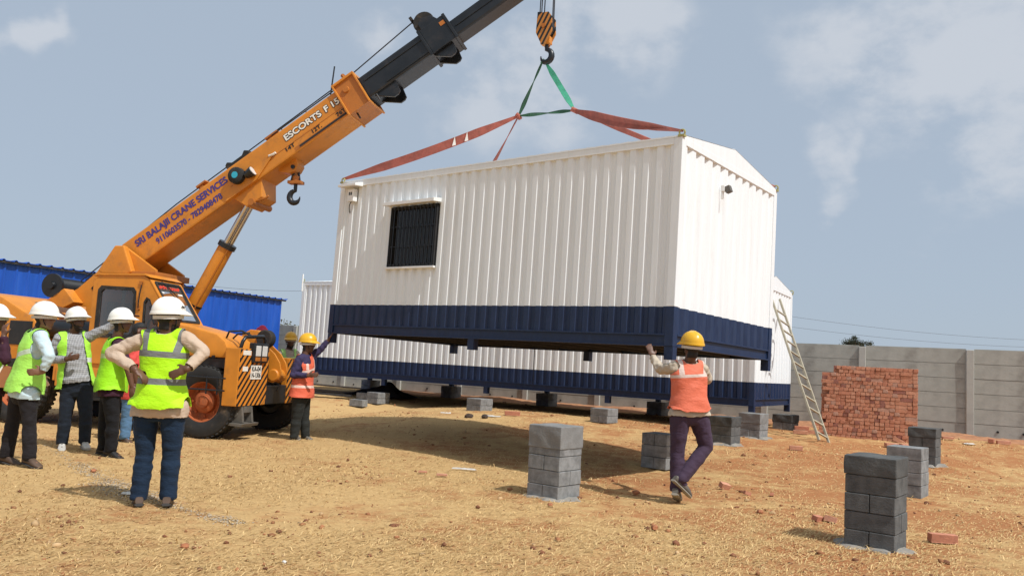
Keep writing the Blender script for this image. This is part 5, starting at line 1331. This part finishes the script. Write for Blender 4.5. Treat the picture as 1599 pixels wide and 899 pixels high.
    isleg = (lab == 'thigh') | (lab == 'shin') | ((lab == 'foot') & (co[:, 2] > min(P['aL'][2], P['aR'][2])-.025) & ((np.linalg.norm(co-P['aL'], axis=1) < .085) | (np.linalg.norm(co-P['aR'], axis=1) < .085))); tor_ = lab == 'torso'; arm = (lab == 'uarm') | ((lab == 'farm') & (tt < 1)); 
    # trousers
    o_t = np.where(lab == 'shin', .012+.016*tt, .010)
    shell('trousers', isleg | (tor_ & (tz < .10)), o_t, trousers, .004, np.where(lab == 'shin', .0065, .005), 2, lo=26, hi=95, smooth_n=2)
    hemz = .02 if shirt_hem is None else shirt_hem
    slv = (lab == 'uarm') & (tt < sleeve*2) | ((lab == 'farm') & (tt < (sleeve-.5)*2-.05))
    if sleeve >= 1: slv = (lab == 'uarm') | ((lab == 'farm') & (tt < .94))
    o_s = np.where(tor_, .013, .011)+np.where((tor_ | (lab == 'thigh')) & (tz < .12), .016, 0)
    shell('shirt', (tor_ & (tz > hemz)) | ((lab == 'thigh') & (tz > hemz)) | slv | ((lab == 'neck') & (tt < .25)), o_s, shirt, .004, np.where(tor_, .006, .010), 3, lo=34, hi=105, smooth_n=2)
    if vest:
        vz = vest_z; o_v = .030+(vest_flare+.008)*np.clip((.35-tz)/.4, 0, 1)
        msk = (tor_ | (lab == 'thigh')) & (tz > vz) & (np.abs(U) < .19*bulk) & ~((tz > Lsp*np.where(Fd > 0, .86, 1.06)) & (np.abs(U) < .058))
        # side arm openings
        if vest_open: msk &= ~((Fd > 0) & (np.abs(U) < vest_open*(1.15-.5*np.clip(tz/Lsp, 0, 1))))
        zpx = lambda py, px: float(np.array(at(px, py, y0))[2]-R0[2])
        vm = vest_mat(label[:20]+'_vest', vest, Vector(lat), hc, [(zpx(*h[:2]), h[2], h[3]) for h in hz], vu, zpx(*vzpx) if vzpx else 0, tape)
        shell('vest', msk, o_v, vm, .005, .008, 5, lo=12, hi=50, smooth_n=6)
    if hair or helmet_m:
        hm = (lab == 'head') & (((co-hd)@hf < -.015) & ((co-hd)@hu > -.105) | ((co-hd)@hu > (.06 if hair else .075)))
        shell('hair', hm, .010 if hair else .006, 'hair_black', .004, .003, 6, lo=60, hi=160)
    if beard: shell('beard', (lab == 'head') & ((co-hd)@hf > .0) & ((co-hd)@hu < -.062+.5*np.maximum(0, .045-((co-hd)@hf))) & ~(((co-hd)@hu > -.075) & (np.abs((co-hd)@hs) < .026) & ((co-hd)@hu < -.045)), .003, 'beard_dark', .003, .002, 8, lo=60, hi=160)
    for sg in (1, -1):
        e_ = hd+hs*sg*.031+hf*.0835+hu*.012; bb = MB(); v, f = ellipsoid(e_, np.array([hs*.013, hf*.007, hu*.007]), 10, 6); bb.add(v, f, 0); v, f = ellipsoid(e_+hf*.005, np.array([hs*.006, hf*.003, hu*.006]), 8, 6); bb.add(v, f, 1); bb.build('eye', ['eye_white', 'hair_black'], root, smooth=60)
    for s_ in 'LR': shoe(root, P['a'+s_], P['t'+s_], shoes, sole)
    if helmet_m:
        helmet(root, hd+hu*.052-hf*.006, nrm(hf+hu*.02), hu, helmet_m, mark)
        part('chin_strap', 'trouser_black', root, lambda b: [b.tube([Vector(hd+hs*sg*.088+hu*.04+hf*.02), Vector(hd+hs*sg*.080-hu*.04+hf*.03), Vector(hd-hu*.118+hf*.045)], .005, 6) for sg in (1, -1)])
    if turban:
        bb = MB(); v, f = ellipsoid(hd+hu*.085-hf*.01, np.array([hs*.108, hf*.122, hu*.075]), 20, 10); bb.add(v, f); v, f = ellipsoid(hd+hu*.12+hf*.01, np.array([hs*.07, hf*.08, hu*.065]), 16, 8); bb.add(v, f); bb.build('turban', turban, root, smooth=70)
    return root
A = math.radians
# front man seen from behind
person('man in white helmet and neon yellow vest seen from behind, hands on hips, blue jeans', 6.9,
  dict(head=(264, 497, 0), sL=(222, 527, 0), sR=(296, 527, .02), eL=(174, 551, -.02), eR=(318, 550, -.03), wL=(211, 577, -.17), wR=(292, 576, -.17), hL=(229, 634, 0), hR=(271, 634, 0), kL=(226, 708, .03), kR=(268, 708, .05), aL=(217, 775, 0), aR=(262, 775, .05), tL=(213, 779, .24), tR=(266, 779, .28)),
  A(90), A(45), .05, 'skin_dark', 'shirt_beige', 'jean_blue', (.43, .82, .012), -.02, .03, None, 'helmet_white', False, True, 'shoe_brown', 'sole', 1.0, -.088,
  hands=dict(L=((.55, .02, -.4), (.3, .9, 0), (.2, .9, .3), .6), R=((-.8, -.02, -.36), (0, 1, 0), (-.3, .2, 1), .25)), bulk=1.0, leg=1.08, mark=True, seed=1,
  hz=((553, 255, -.02, .026), (595, 255, 0, .026)), vu=(.125, .12), vzpx=(553, 255), tape=(.17, .175, .17))
# man at far left, hand on hip
person('man in white helmet and pale green vest with his right hand on his hip', 8.7,
  dict(head=(70, 497, 0), sR=(66, 524, -.13), sL=(50, 524, .17), eR=(77, 556, -.26), wR=(67, 580, -.25), eL=(48, 560, .30), wL=(64, 588, .25), hR=(44, 612, -.07), hL=(32, 612, .09), kR=(46, 662, -.06), kL=(20, 658, .10), aR=(46, 714, -.05), aL=(10, 711, .10), tR=(62, 720, -.12), tL=(28, 716, .06)),
  A(10), A(5), .03, 'skin_mid', 'shirt_pale_blue', 'trouser_charcoal', (.38, .76, .11), -.01, .035, None, 'helmet_white', False, False, 'shoe_brown', 'sole', 1.0, -.06,
  hands=dict(R=((-1, -.25, -.1), (.2, 1, 0), (0, 0, 1), .4)), leg=.98, seed=2, hz=((556, 40, .30, .026),), tape=(.55, .68, .52))
# man in checked shirt, vest open
person('bearded man in checked grey shirt and open green vest pointing right, white trainers', 10.25,
  dict(head=(120, 501, 0), sR=(91, 527, -.06), sL=(136, 525, .10), eR=(78, 562, -.05), wR=(106, 560, -.20), eL=(166, 513, .10), wL=(198, 494, .12), hR=(108, 604, 0), hL=(131, 604, .06), kR=(102, 650, -.02), kL=(134, 648, .02), aR=(97, 691, 0), aL=(132, 689, .05), tR=(97, 698, -.20), tL=(139, 694, -.15)),
  A(-60), A(-22), .12, 'skin_dark', 'shirt_plaid', 'jean_dark', (.37, .76, .06), -.02, .03, .105, 'helmet_white', False, True, 'shoe_white', 'sole_pale', 1.0, .05,
  hands=dict(R=((.8, -.3, .2), (.3, .6, .3), (.1, -.2, 1), .9), L=((1, .05, .15), (0, 0, -1), (0, -1, .2), .15)), fat=1.15, leg=1.08, seed=3, hz=((560, 110, 0, .028),), vu=(.135, .03), vzpx=(530, 110), tape=(.60, .66, .60))
# man in maroon shirt, right side to us
person('man in white helmet, green vest and maroon shirt standing side on, arm hanging', 9.75,
  dict(head=(190, 504, 0), sR=(186, 536, -.15), sL=(176, 533, .18), eR=(199, 572, -.20), wR=(206, 602, -.18), eL=(192, 572, .22), wL=(206, 600, .2), hR=(174, 612, -.08), hL=(172, 610, .09), kR=(176, 658, -.07), kL=(164, 655, .10), aR=(173, 703, -.05), aL=(162, 699, .10), tR=(193, 710, -.10), tL=(180, 703, .06)),
  A(5), A(8), .10, 'skin_dark', 'shirt_maroon', 'trouser_black', (.32, .72, .014), -.01, .035, None, 'helmet_white', False, False, 'shoe_black', 'sole', .45, -.06,
  hands=dict(R=((.15, -.1, -1), (0, 1, 0), (1, 0, 0), .5)), leg=1.08, fat=1.1, seed=4, hz=((556, 178, 0, .026),), tape=(.52, .70, .30))
# bare-headed man behind
person('bareheaded man in red shirt and pale jeans, half hidden behind the other men', 11.3,
  dict(head=(219, 519, 0), sR=(205, 549, -.12), sL=(222, 549, .14), eR=(208, 575, -.16), wR=(214, 600, -.10), eL=(228, 576, .2), wL=(233, 600, .15), hR=(203, 614, -.06), hL=(212, 614, .08), kR=(198, 650, -.05), kL=(216, 650, .08), aR=(195, 682, -.04), aL=(217, 683, .08), tR=(208, 689, -.10), tL=(240, 689, 0)),
  A(15), A(10), 0, 'skin_dark', 'shirt_red', 'jean_pale', None, None, 0, None, None, True, False, 'shoe_brown', 'sole', .4, -.08, seed=5, leg=1.02)
# man cut by the left edge
r6 = person('man in dark maroon sleeves cut off by the left edge, hand at his mouth', 8.95,
  dict(head=(-6, 500, 0), sR=(-4, 536, -.14), sL=(-20, 534, .16), eR=(9, 562, -.22), wR=(6, 524, -.16), eL=(-8, 575, .22), wL=(12, 588, .1), hR=(-12, 612, -.07), hL=(-22, 612, .09), kR=(-12, 660, -.06), kL=(-28, 658, .10), aR=(-14, 708, -.05), aL=(-32, 706, .10), tR=(4, 713, -.12), tL=(-14, 709, .06)),
  A(5), A(5), .05, 'skin_dark', 'shirt_maroon', 'trouser_black', (.42, .86, .06), -.02, .04, None, 'helmet_white', False, False, 'shoe_black', 'sole', 1.0, -.05,
  hands=dict(R=((-.1, .05, 1), (0, 1, 0), (.6, -.2, 0), .8)), seed=6)
def mk_folder():
    a = at(-14, 604, 8.72); o = part('folder', 'folder_brown', None, lambda b: b.prism([(0, 0), (.22, .0), (.20, .22), (.10, .24)], -.012, .012), bevel=.003); o.location = a; o.rotation_euler = (0, 0, .1)
    part('paper', 'lettering_white', o, lambda b: b.prism([(.0, .02), (.02, .02), (.115, .24), (.095, .24)], -.016, -.0125)); tag(o, 'brown card folder with a white paper edge held at the left edge', 'folder')
mk_folder()
# worker pushing the cabin corner
person('worker in yellow helmet and orange vest steadying the far corner of the hanging cabin', 12.75,
  dict(head=(481, 538, 0), sR=(467, 560, -.14), sL=(485, 556, .14), eR=(458, 585, -.18), wR=(482, 586, -.22), eL=(500, 546, .18), wL=(513, 531, .20), hR=(468, 618, -.06), hL=(474, 617, .09), kR=(463, 652, -.06), kL=(475, 651, .10), aR=(459, 682, -.08), aL=(477, 680, .10), tR=(444, 690, -.12), tL=(493, 684, -.03)),
  A(0), A(0), 0, 'skin_dark', 'shirt_purple', 'trouser_green_grey', (.72, .14, .075), -.03, .03, None, 'helmet_yellow', False, False, 'shoe_grey', 'sole_pale', 1.0, -.02,
  hands=dict(R=((.9, -.3, .15), (0, 1, 0), (0, 0, 1), .7), L=((.5, .1, .85), (.7, 0, -.4), (0, -1, .3), .1)), leg=1.16, seed=7, hz=((577, 475, -.25, .022), (603, 475, 0, .02)), vu=(.10, .05), vzpx=(577, 475), tape=(.80, .58, .50))
# worker far behind the crane's nose
person('distant man in yellow helmet and green vest standing behind the crane front', 14.9,
  dict(head=(454, 533, 0), sR=(438, 551, -.05), sL=(463, 551, .06), eR=(432, 567, -.1), wR=(442, 580, -.15), eL=(470, 570, 0), wL=(468, 588, -.05), hR=(444, 596, 0), hL=(458, 596, .04), kR=(444, 630, 0), kL=(458, 630, .04), aR=(443, 660, 0), aL=(459, 660, .05), tR=(442, 665, -.2), tL=(461, 665, -.15)),
  A(-80), A(-75), 0, 'skin_dark', 'shirt_cream', 'trouser_black', (.46, .80, .25), -.02, .03, None, 'helmet_yellow', False, True, 'shoe_black', 'sole', 1.0, -.05, seed=8)
person('man in pink turban and teal shirt mostly hidden behind the crane front', 15.0,
  dict(head=(409, 523, 0), sR=(396, 541, -.05), sL=(421, 541, .06), eR=(392, 558, 0), wR=(396, 574, -.1), eL=(429, 558, 0), wL=(425, 574, -.1), hR=(402, 592, 0), hL=(416, 592, .04), kR=(402, 624, 0), kL=(416, 624, .04), aR=(402, 655, 0), aL=(417, 655, .05), tR=(401, 660, -.2), tL=(418, 660, -.15)),
  A(-70), A(-50), 0, 'skin_dark', 'shirt_teal', 'trouser_charcoal', None, None, 0, None, None, True, False, 'shoe_black', 'sole', 1.0, -.08, seed=9, turban='turban_pink')
# worker at the near corner, mid-stride
person('worker in yellow helmet and orange vest seen from behind, striding, in purple trousers', 8.65,
  dict(head=(1080, 543, 0), sL=(1054, 571, .02), sR=(1097, 573, .05), eL=(1031, 576, .28), wL=(1019, 556, .50), eR=(1104, 592, .25), wR=(1092, 585, .48), hL=(1062, 646, 0), hR=(1091, 648, .06), kL=(1058, 704, .04), kR=(1103, 697, .10), aL=(1056, 763, 0), aR=(1064, 748, -.05), tL=(1061, 771, .20), tR=(1081, 765, .0)),
  A(80), A(110), .08, 'skin_dark', 'shirt_cream', 'trouser_purple', (.68, .16, .088), .02, .03, None, 'helmet_yellow', False, False, 'shoe_grey', 'sole_pale', 1.0, -.02,
  hands=dict(L=((-.25, .45, .85), (.2, 1, .0), (1, .1, .2), .15), R=((-.2, .8, .6), (0, 1, 0), (-1, 0, 0), .3)), leg=1.12, bulk=1.0, seed=10, hz=((586, 1075, .10, .016),), vu=(.13, .05), vzpx=(586, 1075), tape=(.66, .52, .46))
